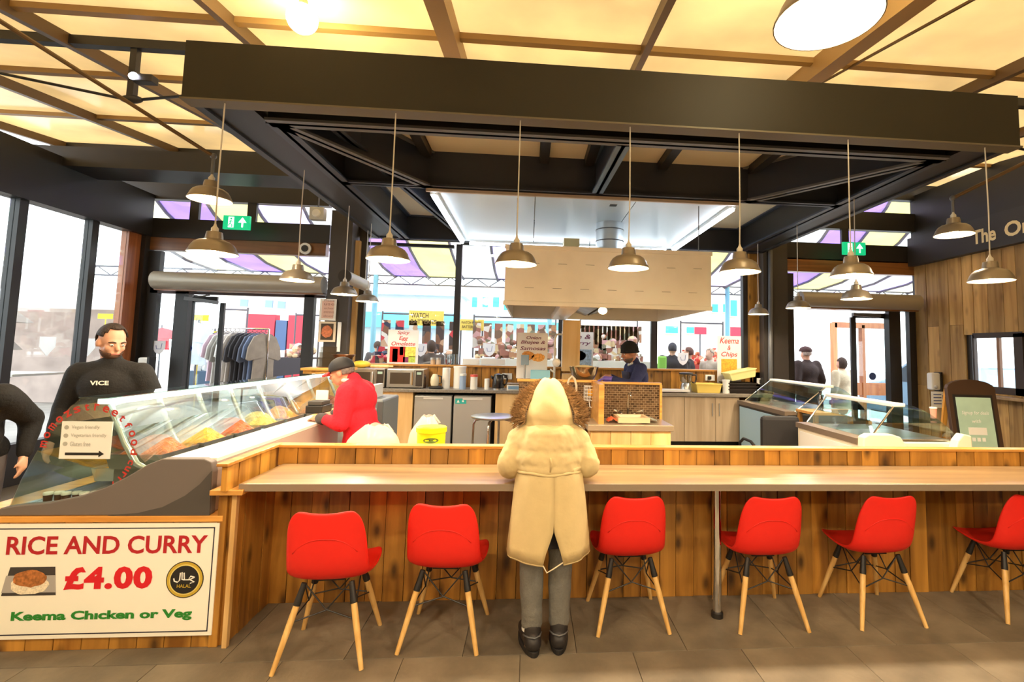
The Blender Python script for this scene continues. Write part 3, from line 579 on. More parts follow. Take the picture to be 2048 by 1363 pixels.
# ================================================================== red chairs
RED = mat('red_plastic', (236, 40, 30), .42, spec=.4)
CHB = mat('chair_black_metal', (34, 32, 32), .45)
def make_chair(base, rot, label):
    t = thing('shell_chair', base, label, 'chair', 'red shell chairs at the bar', rz=rot)
    prof = [(-.212, .772, .128, 0), (-.214, .755, .158, .004), (-.212, .71, .178, .012), (-.206, .65, .188, .022), (-.198, .58, .194, .03), (-.187, .51, .197, .034), (-.165, .448, .2, .034), (-.125, .405, .204, .03), (-.06, .388, .21, .026), (.02, .39, .216, .022), (.1, .405, .218, .02), (.165, .42, .21, .016), (.2, .424, .19, .012), (.215, .418, .16, .006)]
    n = 13; rows = []
    for j, (py, pz, hw, bend) in enumerate(prof):
        a = prof[max(0, j - 1)]; b = prof[min(len(prof) - 1, j + 1)]
        tx = Vector((0, b[0] - a[0], b[1] - a[1])).normalized(); nr = Vector((0, -tx.z, tx.y)); nr = -nr if (nr.y < 0 and pz > .5) or (nr.z < 0 and pz <= .5) else nr
        row = []
        for k in range(n):
            u = -1 + 2 * k / (n - 1); off = bend * (abs(u) ** 2.4) * 1.6
            dip = -.012 * (1 - min(1, abs(u) * 1.6) ** 2) if j < 2 else 0
            row.append(Vector((hw * math.sin(u * math.pi / 2 * .9) / math.sin(math.pi / 2 * .9), py, pz + dip)) + nr * off)
        rows.append(row)
    sh = build(MB().grid(rows), 'seat_shell', RED, t, smooth=True, local=True, solid=.011, sub=1)
    arc = []
    for k in range(13):
        u = -1 + 2 * k / 12; arc.append((u * .155, -.2115 + .030 * abs(u) ** 2.4, .635 - .075 * abs(u) ** 2.6))
    build(MB().tube(arc, .0028, seg=6), 'moulded_ridge', RED, sh, smooth=True, local=True)
    feet = []
    for sx in (-1, 1):
        for sy in (-1, 1):
            top = Vector((sx * .115, sy * .105, .385)); mid = Vector((sx * .134, sy * .125, .305)); ft = Vector((sx * .208, sy * .205, 0))
            lg = build(MB().tube([mid + (mid - ft).normalized() * .01, mid.lerp(ft, .35), ft], [.0155, .0165, .0115], seg=12), 'leg', BEECH, t, smooth=40, local=True)
            build(MB().tube([top, mid.lerp(top, .3), mid, mid.lerp(ft, .06)], [.014, .016, .0185, .018], seg=12), 'leg_socket', CHB, lg, smooth=40, local=True)
            feet.append((top, mid, ft))
    g = lambda i, f: feet[i][1].lerp(feet[i][2], f)
    order = [0, 1, 3, 2]; w = MB()
    for k in range(4):
        a, b = order[k], order[(k + 1) % 4]
        hub = (g(a, .2) + g(b, .2)) / 2 * .82; hub.z = .25
        w.tube([feet[a][0], hub, g(b, .3)], .0038, seg=6); w.tube([feet[b][0], hub + Vector((0, 0, .004)), g(a, .3)], .0038, seg=6)
    w.box((-.07, -.07, .376), (.07, .07, .382))
    build(w, 'wire_brace', CHB, t, local=True)
    return t
ch0 = make_chair((-1.006, 2.88, 0), math.radians(3.7), 'red shell chair nearest the rice and curry sign')
for x, y, r, lb in ((-.425, 3.0, -3.4, 'red shell chair immediately left of the person in the cream parka'), (.634, 3.134, 1.4, 'red shell chair immediately right of the person in the cream parka'),
                    (1.46, 3.122, 0.3, 'red shell chair just right of the steel worktop post'), (2.195, 3.135, 2, 'red shell chair second from the right edge of the view'), (3.16, 3.16, 0, 'red shell chair cut by the right edge of the view')):
    c = copytree(ch0, label=lb); c.location = (x, y, 0); c.rotation_euler = (0, 0, math.radians(r))
# ================================================================== display case with the curry sign
CY0, CY1 = 2.92, 6.1
cs = thing('curry_display_case', (-2.2, CY0, 0), 'long curved glass food display case on a pine base', 'display case')
x = -2.95
while x < -1.63:
    build(MB().box((x + .002, CY0, 0), (x + .133, CY0 + .03, .655)), 'base_board', PINE, cs, bevel=.002); x += .135
build(MB().box((-2.95, CY0 + .03, 0), (-1.62, CY1, .64)), 'base_carcass', PINEL, cs)
build(MB().box((-2.97, CY0 - .012, .645), (-1.615, CY1, .675)), 'base_top_rail', PINEH, cs, bevel=.003)
build(MB().box((-1.645, CY0 - .008, 0), (-1.60, CY0 + .03, .80)), 'corner_post', PINE, cs, bevel=.003)
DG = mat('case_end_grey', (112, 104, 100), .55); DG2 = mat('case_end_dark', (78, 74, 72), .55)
fz = lambda u, v, w: (u, w, v)
endp = [(-2.745, .676), (-2.735, .715), (-2.66, .728), (-2.5, .742), (-2.35, .775), (-2.22, .825), (-2.12, .88), (-2.03, .94), (-1.955, .972), (-1.74, .972), (-1.70, .955), (-1.69, .9), (-1.69, .676)]
build(MB().prism(endp, fz, CY0 + .0, CY0 + .05), 'end_panel', DG, cs, bevel=.006)
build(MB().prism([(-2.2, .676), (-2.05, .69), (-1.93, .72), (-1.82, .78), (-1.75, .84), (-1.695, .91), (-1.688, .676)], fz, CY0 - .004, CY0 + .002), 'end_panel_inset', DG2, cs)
CASEW = mat('case_white', (238, 234, 226), .35)
build(MB().box((-1.955, CY0 + .05, .945), (-1.70, 4.75, .97)), 'service_shelf', CASEW, cs, bevel=.004)
build(MB().box((-1.72, CY0 + .05, .68), (-1.70, 4.75, .945)), 'service_side', mat('case_side', (178, 166, 156), .5), cs)
build(MB().box((-2.74, CY0 + .05, .676), (-1.72, CY1, .70)), 'deck', STEEL, cs)
# glass: curved customer side, flat lid, sloping server side
gl = [(-2.71, .70), (-2.66, .86), (-2.6, 1.0), (-2.53, 1.14), (-2.45, 1.245), (-2.41, 1.285)]
build(MB().grid([[Vector((x, CY0 + .02, z)) for x, z in gl], [Vector((x, CY1, z)) for x, z in gl]]), 'customer_glass', GLASS, cs, smooth=True, solid=.006)
build(MB().box((-2.42, CY0 + .02, 1.286), (-2.27, CY1, 1.293)), 'lid_glass', glass('green_edge_glass', (206, 226, 220), .12), cs)
sg = [(-2.28, 1.25), (-2.2, 1.12), (-2.1, .98), (-2.02, .9), (-1.96, .872)]
build(MB().grid([[Vector((x, CY0 + .04, z)) for x, z in sg], [Vector((x, CY1, z)) for x, z in sg]]), 'server_glass', GLASS, cs, smooth=True, solid=.006)
build(MB().prism(gl + [(-2.28, 1.285), (-2.2, 1.14), (-2.08, .97), (-2.0, .955), (-2.1, .89), (-2.22, .835), (-2.35, .785), (-2.5, .75)], fz, CY0 + .022, CY0 + .028), 'end_glass', GLASS, cs)
build(MB().box((-2.33, CY0 + .03, 1.255), (-2.25, CY1, 1.283)), 'light_bar', mat('white_light_bar', (250, 250, 246), .4, emit=.9), cs)
for i, yy in enumerate((2.99, 3.35, 3.72, 4.1, 4.5, 4.95, 5.45, 6.0)):
    path = [(-2.29, yy, 1.25), (-2.255, yy, 1.16), (-2.2, yy, 1.04), (-2.13, yy, .93), (-2.04, yy, .882), (-1.96, yy, .872)]
    build(MB().tube(path, .016, seg=8), 'chrome_bracket', mat('bright_chrome', (238, 238, 234), .15, .6), cs, smooth=True)
build(MB().tube([(-1.965, CY0 + .06, .872), (-1.965, CY1, .872)], .008), 'glass_seat_rail', CHROME, cs)
# food pans standing in the case
FOODS = [((176, 92, 34), 'brown'), ((214, 150, 40), 'yellow'), ((196, 88, 30), 'orange'), ((222, 186, 92), 'pale rice'), ((206, 140, 44), 'amber'), ((206, 130, 30), 'golden'), ((226, 172, 40), 'bright yellow'), ((160, 70, 30), 'red brown')]
for i, (c, nm) in enumerate(FOODS):
    for j, xx in enumerate((-2.56, -2.2)):
        y0 = 3.06 + i * .37; dz = .16 if j else 0
        if i == 0 and j == 0: continue
        t = thing('food_pan', (xx, y0 + .15, .70), 'pan of %s food, %s row of the display case, %s from the sign' % (nm, ('outer', 'inner')[j], ('first', 'second', 'third', 'fourth', 'fifth', 'sixth', 'seventh', 'eighth')[i]), 'food pan', 'food pans in the display case')
        a, b = .15, .16
        t_ = MB(); t_.add([(xx + sx * a * k, y0 + .16 + sy * b * k, z) for k, z in ((1, .80 + dz), (1, .805 + dz), (.9, .72 + dz)) for sx, sy in ((-1, -1), (1, -1), (1, 1), (-1, 1))], [(0, 1, 5, 4), (1, 2, 6, 5), (2, 3, 7, 6), (3, 0, 4, 7), (0, 1, 9, 8), (1, 2, 10, 9), (2, 3, 11, 10), (3, 0, 8, 11), (8, 9, 10, 11)])
        build(t_, 'pan', STEEL, t)
        if j: build(MB().box((xx - .12, y0 + .03, .70), (xx + .12, y0 + .29, .72 + dz)), 'riser', STEEL, t)
        fm = mat('food_' + nm.replace(' ', '_'), c, .45, noise=.35, nscale=30, bump=.8, bscale=45)
        rows = [[Vector((xx + a * .93 * (-1 + 2 * p / 8), y0 + .16 + b * .93 * (-1 + 2 * q / 8), .775 + dz + (.05 + dz * .4) * (1 - (-1 + 2 * p / 8) ** 2) * (1 - (-1 + 2 * q / 8) ** 2) + random.uniform(0, .012))) for p in range(9)] for q in range(9)]
        build(MB().grid(rows), 'food', fm, t, smooth=True)
JAR = mat('jar_dark', (92, 58, 42), .3); LID = mat('jar_lid_white', (226, 218, 206), .4)
for i in range(6):
    c = aty(66 + i * 13, 998, 3.06); z0 = .70
    t = thing('sauce_pot', (-2.60 + i * .046, 3.03 + (i % 2) * .012, z0), 'small dark sauce pot with white lid, %s from left in the case corner' % ('first', 'second', 'third', 'fourth', 'fifth', 'sixth')[i], 'pot', 'sauce pots in the case corner')
    build(MB().lathe([(.017, 0), (.021, .055)], seg=14), 'pot', JAR, t, smooth=40, local=True); build(MB().lathe([(.0225, .055), (.0225, .064), (.02, .068)], seg=14), 'lid', LID, t, smooth=40, local=True)
# lettering and notice on the end glass
REDT = mat('red_letters', (192, 52, 44), .5)
cc = aty(178, 900, CY0 + .02); R0 = .212; word = 'momozstreetfood'
for i, chh in enumerate(word):
    an = math.radians(172 - i * 12.4)
    def fa(u, v, w, an=an):
        r = R0 + v; th = an - u / R0
        return (cc.x + r * math.cos(th), CY0 + .02 - w, cc.z + r * math.sin(th))
    text(chh, (-.016, 0, .016, .034) if chh not in 'tfr' else (-.011, 0, .011, .038), fa, REDT, 'glass_lettering', cs, bold=.02)
for i, chh in enumerate('curry'):
    an = math.radians(-16 - i * 9)
    def fb(u, v, w, an=an):
        r = R0 + v; th = an - u / R0
        return (cc.x + r * math.cos(th), CY0 + .02 - w, cc.z + r * math.sin(th))
    text(chh, (-.012, 0, .012, .026), fb, REDT, 'glass_lettering', cs, bold=.02)
nt_ = thing('diet_notice', aty(172, 915, CY0 + .016), 'white paper notice with a black arrow stuck to the case end glass', 'notice')
a = aty(117, 917, CY0 + .012); b = aty(226, 843, CY0 + .012); Yn = CY0 + .012
build(MB().box((a.x, Yn, a.z), (b.x, Yn + .004, b.z)), 'sheet', PAPER, nt_)
GRYT = mat('pale_grey_print', (176, 176, 170), .6); BLKT = mat('black_print', (34, 32, 32), .6)
fn = lambda u, v, w: (a.x + u, Yn - w, a.z + v); Wn = b.x - a.x; Hn = b.z - a.z
for i, s_ in enumerate(('Vegan friendly', 'Vegetarian friendly', 'Gluten free')):
    z = Hn * (.78 - i * .22); text(s_, (Wn * .2, z, Wn * (.75, .9, .6)[i], z + Hn * .12), fn, GRYT, 'print', nt_)
    build(MB().lathe([(.011, -.002), (.011, 0)], fn(Wn * .1, z + Hn * .06, 0), axis='y'), 'bullet', GRYT, nt_)
build(MB().prism([(Wn * .12, Hn * .1), (Wn * .78, Hn * .1), (Wn * .78, Hn * .05), (Wn * .88, Hn * .135), (Wn * .78, Hn * .22), (Wn * .78, Hn * .17), (Wn * .12, Hn * .17)], fn, 0, .002), 'arrow', BLKT, nt_)
# the sign
sg_ = thing('price_sign', (-2.18, CY0 - .014, .06), 'white board sign offering rice and curry for four pounds', 'sign')
SX0, SX1, SZ0, SZ1, SY = -2.742, -1.628, .066, .638, CY0 - .014
SIGNW = mat('sign_white', (254, 252, 240), .45)
build(MB().box((SX0, SY, SZ0), (SX1, SY + .012, SZ1)), 'board', SIGNW, sg_)
fs_ = lambda u, v, w: (SX0 + u, SY - w, SZ0 + v)
NB = mat('sign_navy_line', (40, 40, 62), .5); SR = mat('sign_red', (186, 36, 46), .5); SR2 = mat('sign_bright_red', (220, 30, 44), .5); SGN = mat('sign_green', (44, 140, 50), .5)
WS, HS = SX1 - SX0, SZ1 - SZ0
for q in (((.02, .02), (WS - .02, .025)), ((.02, HS - .025), (WS - .02, HS - .02)), ((.02, .02), (.025, HS - .02)), ((WS - .025, .02), (WS - .02, HS - .02))):
    (u0, v0), (u1, v1) = q; build(MB().prism([(u0, v0), (u1, v0), (u1, v1), (u0, v1)], fs_, 0, .0015), 'border_line', NB, sg_)
def sgt(s, x0, y1, x1, y0, m, bold, sp=1.0):
    p = aty(x0, y1, SY); q = aty(x1, y0, SY); text(s, (p.x - SX0, p.z - SZ0, q.x - SX0, q.z - SZ0), fs_, m, 'lettering', sg_, bold=bold, spacing=sp)
sgt('RICE AND CURRY', 12, 1109, 417, 1069, SR, .022); sgt('£4.00', 127, 1179, 307, 1131, SR2, .045, 1.08); sgt('Keema Chıcken or Veg', 21, 1246, 385, 1216, SGN, .042)
hc = aty(370, 1158, SY); hr = .094
for r, m, w in ((1.0, BLKT, .0012), (.95, mat('halal_gold', (206, 176, 62), .45), .002), (.82, mat('halal_pale_gold', (232, 216, 130), .45), .0028), (.76, BLKT, .0036)):
    build(MB().lathe([(hr * r, -w), (hr * r, 0)], (hc.x, SY, hc.z), axis='y', seg=40), 'halal_ring', m, sg_)
WPR = mat('white_print', (246, 244, 238), .6)
fh = lambda u, v, w: (hc.x + u, SY - .0036 - w, hc.z + v)
build(MB().tube([fh(.05, .012, .001), fh(.03, .018, .001), fh(.022, .004, .001), fh(.05, -.012, .001), fh(.03, -.018, .001)], .0032, seg=6).tube([fh(.05, .012, .001), fh(.024, .0, .001), fh(.0, .0, .001), fh(-.004, .036, .001)], .0032, seg=6).tube([fh(-.014, .038, .001), fh(-.012, .002, .001), fh(.0, .0, .001)], .0032, seg=6).tube([fh(-.022, .036, .001), fh(-.024, -.002, .001), fh(-.034, -.012, .001), fh(-.05, -.006, .001), fh(-.054, .008, .001)], .0032, seg=6), 'halal_script', WPR, sg_)
text('HALAL', (-.035, -.04, .035, -.022), fh, mat('halal_gold', (206, 176, 62)), 'halal_lettering', sg_, bold=.012)
pc = aty(60, 1162, SY)
fp = lambda u, v, w: (pc.x + u, SY - w, pc.z + v)
build(MB().prism([(-.13, -.07), (.13, -.07), (.115, .072), (-.1, .072)], fp, 0, .0012), 'print_tray', mat('print_tray_dark', (66, 62, 62), .5), sg_)
build(MB().prism([(-.13, -.055), (.13, -.055), (.12, .03), (-.115, .03)], fp, .0012, .002), 'print_plate', mat('print_plate_grey', (176, 172, 170), .5), sg_)
def blob(cx, cz, rx, rz_, n=26, j=.08): return [(cx + rx * (1 + random.uniform(-j, j)) * math.cos(2 * math.pi * i / n), cz + rz_ * (1 + random.uniform(-j, j)) * math.sin(2 * math.pi * i / n)) for i in range(n)]
build(MB().prism(blob(.0, -.015, .092, .05), fp, .002, .003), 'print_rice', mat('print_rice', (240, 228, 204), .6, noise=.2, nscale=120), sg_)
build(MB().prism(blob(.0, .015, .08, .042), fp, .003, .004), 'print_curry', mat('print_curry', (176, 110, 58), .6, noise=.45, nscale=70), sg_)
# ================================================================== kitchen
def pbox(px0, py0, px1, py1, Y, t): return wb(px0, py0, px1, py1, Y, t)
def one(mb, name, m, label, cat, **k): return build(mb, name, m, label=label, cat=cat, **k)
STONE = mat('speckled_worktop', (132, 126, 118), .35, noise=.3, nscale=60)
MAPLE = wood('maple_panel', (216, 176, 118), (240, 208, 154), grain=(9, 9, .7), knots=0, rnd=.05)
ASHG = wood('grey_beige_panel', (176, 152, 122), (206, 184, 154), grain=(9, 9, .7), knots=0, rnd=.04)
CZ = 1.035
# left back counter
bk = thing('back_counter', (-1.3, 7.3, 0), 'back kitchen counter with pale wood panels left of the sink island', 'counter')
build(MB().box((-2.75, 6.98, CZ - .04), (-.08, YW - .13, CZ)), 'worktop', STONE, bk, bevel=.004)
xa, xb = aty(768, 830, 7.02).x, aty(824, 830, 7.02).x
build(MB().box((-2.7, 7.02, .05), (xb, YW - .15, CZ - .042)), 'left_carcass', MAPLE, bk)
xc, xd = aty(990, 830, 7.02).x, aty(1036, 830, 7.02).x
build(MB().box((xc, 7.02, .05), (xd, YW - .15, CZ - .042)), 'right_carcass', MAPLE, bk)
build(MB().box((xb, 7.5, .0), (xc, YW - .15, CZ - .042)), 'back_board', BLACK, bk)
FR = mat('fridge_silver', (188, 190, 190), .38, .55)
for i, (px0, px1, lb) in enumerate(((827, 902, 'silver undercounter fridge with a top grip, left of the pair'), (906, 981, 'silver undercounter fridge with a teal sticker, right of the pair'))):
    x0, x1 = aty(px0, 840, 7.03).x, aty(px1, 840, 7.03).x
    t = thing('fridge', ((x0 + x1) / 2, 7.25, 0), lb, 'fridge', 'undercounter fridges')
    build(MB().box((x0, 7.08, .03), (x1, 7.48, .955)), 'body', mat('fridge_body', (120, 122, 122), .5), t)
    build(MB().box((x0, 7.03, .06), (x1, 7.078, .945)), 'door', FR, t, bevel=.008)
    build(MB().box((x0 + .12, 7.022, .9), (x1 - .12, 7.032, .925)), 'grip', mat('grip_light', (220, 220, 220), .4), t)
    if i:
        build(MB().box((x0 + .02, 7.026, .845), (x0 + .17, 7.03, .915)), 'sticker', mat('teal_sticker', (40, 180, 178), .5), t)
        build(MB().prism([(x0 + .04, .86), (x0 + .06, .9), (x0 + .08, .86)], lambda u, v, w: (u, w, v), 7.023, 7.026), 'sticker_mark', WPR, t); build(MB().lathe([(.014, 7.023), (.014, 7.026)], (x0 + .125, 0, .88), axis='y'), 'sticker_mark', WPR, t)
# microwaves
for px0, px1, lb in ((690, 768, 'steel microwave oven half hidden behind the man in red'), (772, 846, 'steel microwave oven under the omelette poster')):
    a, b = aty(px0, 772, 7.1).x, aty(px1, 772, 7.1).x; z1 = CZ + .265
    t = thing('microwave_oven', ((a + b) / 2, 7.3, CZ), lb, 'microwave', 'microwave ovens')
    build(MB().box((a, 7.11, CZ + .01), (b, 7.5, z1)), 'casing', STEEL, t, bevel=.008); w = b - a
    d = build(MB().box((a + .01, 7.095, CZ + .02), (a + w * .76, 7.112, z1 - .01)), 'door', STEEL, t, bevel=.004)
    build(MB().box((a + w * .1, 7.09, CZ + .06), (a + w * .64, 7.096, z1 - .05)), 'door_window', mat('oven_glass', (70, 60, 50), .15), d)
    build(MB().tube([(a + w * .71, 7.075, CZ + .05), (a + w * .71, 7.075, z1 - .04)], .01), 'door_handle', CHROME, d)
    build(MB().box((a + w * .79, 7.1, CZ + .03), (b - .015, 7.112, z1 - .02)), 'control_panel', mat('oven_panel', (58, 52, 48), .3), t)
    build(MB().box((a + w * .82, 7.096, z1 - .075), (b - .03, 7.101, z1 - .04)), 'display', mat('oven_display', (170, 200, 190), .3), t)
    for k in range(4): build(MB().box((a + .03 if k % 2 else b - .05, 7.14 if k < 2 else 7.45, CZ), (a + .05 if k % 2 else b - .03, 7.16 if k < 2 else 7.47, CZ + .012)), 'foot', BLACK, t)
def bottle(px, py0, py1, Y, r, m, name, label, cat, cap=None, prof=None, zb=CZ):
    p = aty(px, (py0 + py1) / 2, Y); z1 = aty(px, py0, Y).z; h = z1 - zb
    t = thing(name, (p.x, Y, zb), label, cat)
    pr = prof or [(r * .96, 0), (r, .01), (r, h * .78), (r * .8, h * .86), (r * .45, h * .92), (r * .45, h)]
    build(MB().lathe(pr, seg=18), 'body', m, t, smooth=45, local=True)
    if cap: build(MB().lathe([(pr[-1][0] * 1.08, h - .02), (pr[-1][0] * 1.08, h + .008)], seg=16), 'cap', cap, t, smooth=45, local=True)
    return t
bottle(848, 748, 772, 7.2, .03, mat('dark_brown_glass', (60, 38, 28), .2), 'bottle', 'small dark bottle right of the microwaves', 'bottle', BLACK)
cyl = lambda r, h: [(r, 0), (r, h)]
def canister(px, py0, Y, r, m, name, label, cat, lid=None, zb=CZ):
    z1 = aty(px, py0, Y).z; h = z1 - zb
    return bottle(px, py0, py0 + 10, Y, r, m, name, label, cat, lid, cyl(r, h), zb)
canister(893, 735, 7.25, .055, PAPER, 'paper_towel_roll', 'white paper towel roll standing on the back counter', 'paper roll')
canister(920, 733, 7.3, .085, WHITE, 'storage_tub', 'big white plastic tub behind the blue can', 'tub', WHITE)
canister(926, 748, 7.12, .045, mat('pale_blue_can', (150, 176, 214), .4), 'can', 'pale blue can in front of the white tub', 'can', WHITE)
canister(948, 750, 7.15, .05, WHITE, 'jar', 'white jar with a red lid on the back counter', 'jar', mat('red_lid', (214, 90, 80), .4))
canister(974, 757, 7.15, .035, PAPER, 'paper_cup', 'white paper cup beside the black kettle', 'cup')
canister(866, 716, 7.55, .035, mat('spice_red', (190, 160, 130), .3), 'spice_jar', 'spice jar with steel lid on the window ledge, left one', 'jar', STEEL, zb=1.355)
canister(877, 716, 7.55, .035, mat('spice_tan', (200, 180, 160), .3), 'spice_jar', 'spice jar with steel lid on the window ledge, right one', 'jar', STEEL, zb=1.355)
for i, px in enumerate((893, 902, 911)): canister(px, 708, 7.55, .03, glass('tumbler_glass', (222, 228, 228), .2), 'glass_tumbler', 'clear glass tumbler on the window ledge, %s of three' % ('left', 'middle', 'right')[i], 'glass', zb=1.355)
for px0, px1, lb in ((925, 958, 'white plastic tray on the window ledge left of the bhajee poster'), (962, 1010, 'longer white plastic tray on the window ledge by the bhajee poster')):
    one(pbox(px0, 717, px1, 729, 7.52, .1), 'plastic_tray', WHITE, lb, 'tray', bevel=.006)
# jug blender base and kettle
t = thing('juicer', aty(872, 775, 7.15), 'cream and black juicer beside the paper roll', 'juicer'); p = aty(872, 772, 7.15); t.location = (p.x, 7.15, CZ); ORG[t] = Vector((p.x, 7.15, CZ))
build(MB().lathe([(.09, 0), (.1, .02), (.06, .04)], seg=20), 'base', BLACK, t, smooth=45, local=True); build(MB().lathe([(.05, .04), (.06, .09), (.055, .15), (.03, .2)], (-.02, 0, 0), seg=18), 'jug', mat('cream_plastic', (222, 214, 186), .4), t, smooth=45, local=True); build(MB().tube([(.02, 0, .18), (.07, 0, .17), (.07, 0, .08), (.04, 0, .07)], .01), 'handle', BLACK, t, local=True)
p = aty(996, 772, 7.15); t = thing('kettle', (p.x, 7.15, CZ), 'glossy black electric kettle on the back counter', 'kettle'); KB = mat('kettle_black', (40, 36, 34), .15)
build(MB().lathe([(.085, 0), (.085, .02)], seg=20), 'base', STEEL, t, smooth=45, local=True); build(MB().lathe([(.08, .02), (.085, .05), (.075, .16), (.06, .21), (.03, .225)], seg=20), 'body', KB, t, smooth=45, local=True); build(MB().tube([(.055, 0, .21), (.11, 0, .2), (.125, 0, .15), (.11, 0, .08), (.08, 0, .06)], .012), 'handle', KB, t, smooth=True, local=True); build(MB().tube([(-.07, 0, .15), (-.1, 0, .19)], [.022, .012]), 'spout', KB, t, smooth=True, local=True)
for px, py, lb in ((1014, 752, 'white wall socket with a black plug behind the kettle'), (1420, 755, 'white wall socket left of the keema poster'), (1523, 762, 'white wall socket right of the stacked trays')):
    p = aty(px, py, YW - .13); t = thing('wall_socket', (p.x, YW - .13, p.z - .05), lb, 'socket', 'wall sockets'); build(MB().box((p.x - .075, YW - .138, p.z - .045), (p.x + .075, YW - .12, p.z + .045)), 'plate', WHITE, t, bevel=.004); build(MB().box((p.x - .04, YW - .17, p.z - .025), (p.x + .01, YW - .138, p.z + .025)), 'plug', BLACK, t, bevel=.006)
# yellow wrapped loaf on the left microwave, rolling pin
a = aty(705, 731, 7.3); b = aty(742, 720, 7.3); one(MB().ell(((a.x + b.x) / 2, 7.3, CZ + .265 + .05), ((b.x - a.x) / 2, .09, .05)), 'yellow_pouch', mat('yellow_pouch', (236, 190, 60), .4, noise=.15, nscale=14), 'long yellow pouch lying on the left microwave', 'pouch', smooth=True)
p = aty(757, 728, 7.3); t = thing('rolling_pin', (p.x, 7.3, CZ + .265), 'wooden rolling pin on top of the microwaves', 'rolling pin'); build(MB().tube([(p.x - .1, 7.28, CZ + .29), (p.x + .14, 7.3, CZ + .29)], .022), 'roller', PINEL, t, smooth=45); build(MB().tube([(p.x + .14, 7.3, CZ + .29), (p.x + .2, 7.305, CZ + .29)], .012), 'grip', PINEL, t, smooth=45)
# ---- posters
PAPERT = sheet('poster_card', (250, 248, 244), .35, .6)
FILM = sheet('sticker_film', (252, 252, 252), .65, .6)
POSTR = mat('poster_red', (196, 40, 40), .6)
def poster(px0, py0, px1, py1, Y, lines, col, label, pics, zfix=None):
    a = aty(px0, py1, Y); b = aty(px1, py0, Y)
    if zfix is not None: a.z = zfix
    t = thing('food_poster', ((a.x + b.x) / 2, Y, a.z), label, 'poster', 'food posters in the kitchen windows')
    build(MB().box((a.x, Y, a.z), (b.x, Y + .012, b.z)), 'board', PAPERT, t)
    f = lambda u, v, w: (a.x + u, Y - w, a.z + v); W_, H_ = b.x - a.x, b.z - a.z
    for s, u0, v0, u1, v1 in lines: text(s, (u0 * W_, v0 * H_, u1 * W_, v1 * H_), f, col, 'lettering', t, shear=.25, bold=.012)
    for nm, c, poly in pics: build(MB().prism([(u * W_, v * H_) for u, v in poly], f, 0, .003), nm, mat('print_' + nm + '_%d_%d_%d' % c, c, .6, noise=.35, nscale=40), t)
    return t
R4 = lambda a, b, c, d: [(a, b), (c, b), (c, d), (a, d)]
poster(773, 660, 838, 738, 7.5, [('Spicy', .3, .84, .7, .97), ('Egg', .36, .67, .66, .81), ('Omelette', .12, .53, .9, .65)], POSTR, 'white poster for spicy egg omelette above the microwave',
       [('photo', (214, 40, 32), R4(.08, .04, .58, .5)), ('photo', (230, 210, 90), R4(.56, .2, .92, .5)), ('photo', (120, 40, 90), R4(.52, .04, .7, .2)), ('photo', (170, 190, 70), R4(.7, .04, .92, .22)), ('photo', (240, 236, 224), R4(.17, .05, .34, .44)), ('photo', (240, 110, 30), R4(.4, .25, .52, .5))], zfix=1.36)
poster(1032, 666, 1096, 760, 5.85, [('Onion', .3, .86, .78, .93), ('Bhajee &', .12, .735, .92, .83), ('Samosas', .1, .62, .94, .7)], mat('poster_purple', (120, 50, 90), .6), 'white poster for onion bhajee and samosas behind the tiled screen',
       [('pastry', (206, 140, 66), blob(.36, .5, .2, .1)), ('pastry', (222, 160, 80), blob(.7, .46, .22, .09))], zfix=1.27)
poster(1122, 664, 1187, 735, 7.5, [('Rice &', .1, .8, .92, .93), ('Curry', .2, .6, .92, .74)], mat('poster_purple', (120, 50, 90), .6), 'white poster for rice and curry partly behind the wooden post',
       [('rice_plate', (170, 196, 222), R4(.5, .04, .95, .5)), ('curry', (186, 110, 60), blob(.55, .32, .22, .14))], zfix=1.36)
poster(1435, 672, 1482, 765, 7.45, [('Keema', .1, .86, .9, .97), ('&', .42, .74, .56, .83), ('Chips', .16, .6, .84, .71)], POSTR, 'white poster for keema and chips right of the cooking island',
       [('chips', (226, 160, 50), R4(.16, .32, .82, .58)), ('plate', (110, 120, 50), R4(.16, .3, .82, .34))], zfix=1.04)
# ---- right back cabinets
rb = thing('base_cabinets', (2.4, 7.2, 0), 'grey beige base cabinets with three doors right of the cook', 'cabinet')
x0, x1 = 1.7, aty(1479, 830, 7.02).x
build(MB().box((x0, 6.98, CZ - .045), (x1 + .5, YW - .13, CZ)), 'worktop', mat('grey_worktop', (138, 128, 116), .4, noise=.1, nscale=30), rb, bevel=.004)
build(MB().box((x0, 7.04, .36), (x1, YW - .15, CZ - .047)), 'carcass', ASHG, rb); build(MB().box((x0, 7.15, 0), (x1, YW - .15, .36)), 'plinth', BLACK, rb)
ds = [x0] + [aty(px, 830, 7.02).x for px in (1369, 1431)] + [x1]
for k in range(3):
    d = build(MB().box((ds[k] + .003, 7.018, .362), (ds[k + 1] - .003, 7.04, CZ - .05)), 'door', ASHG, rb, bevel=.002)
    hx = ds[k + 1] - .05 if k == 1 else ds[k] + .05
    build(MB().tube([(hx, 7.0, .72), (hx, 7.0, .9)], .006), 'door_handle', DSTEEL, d)
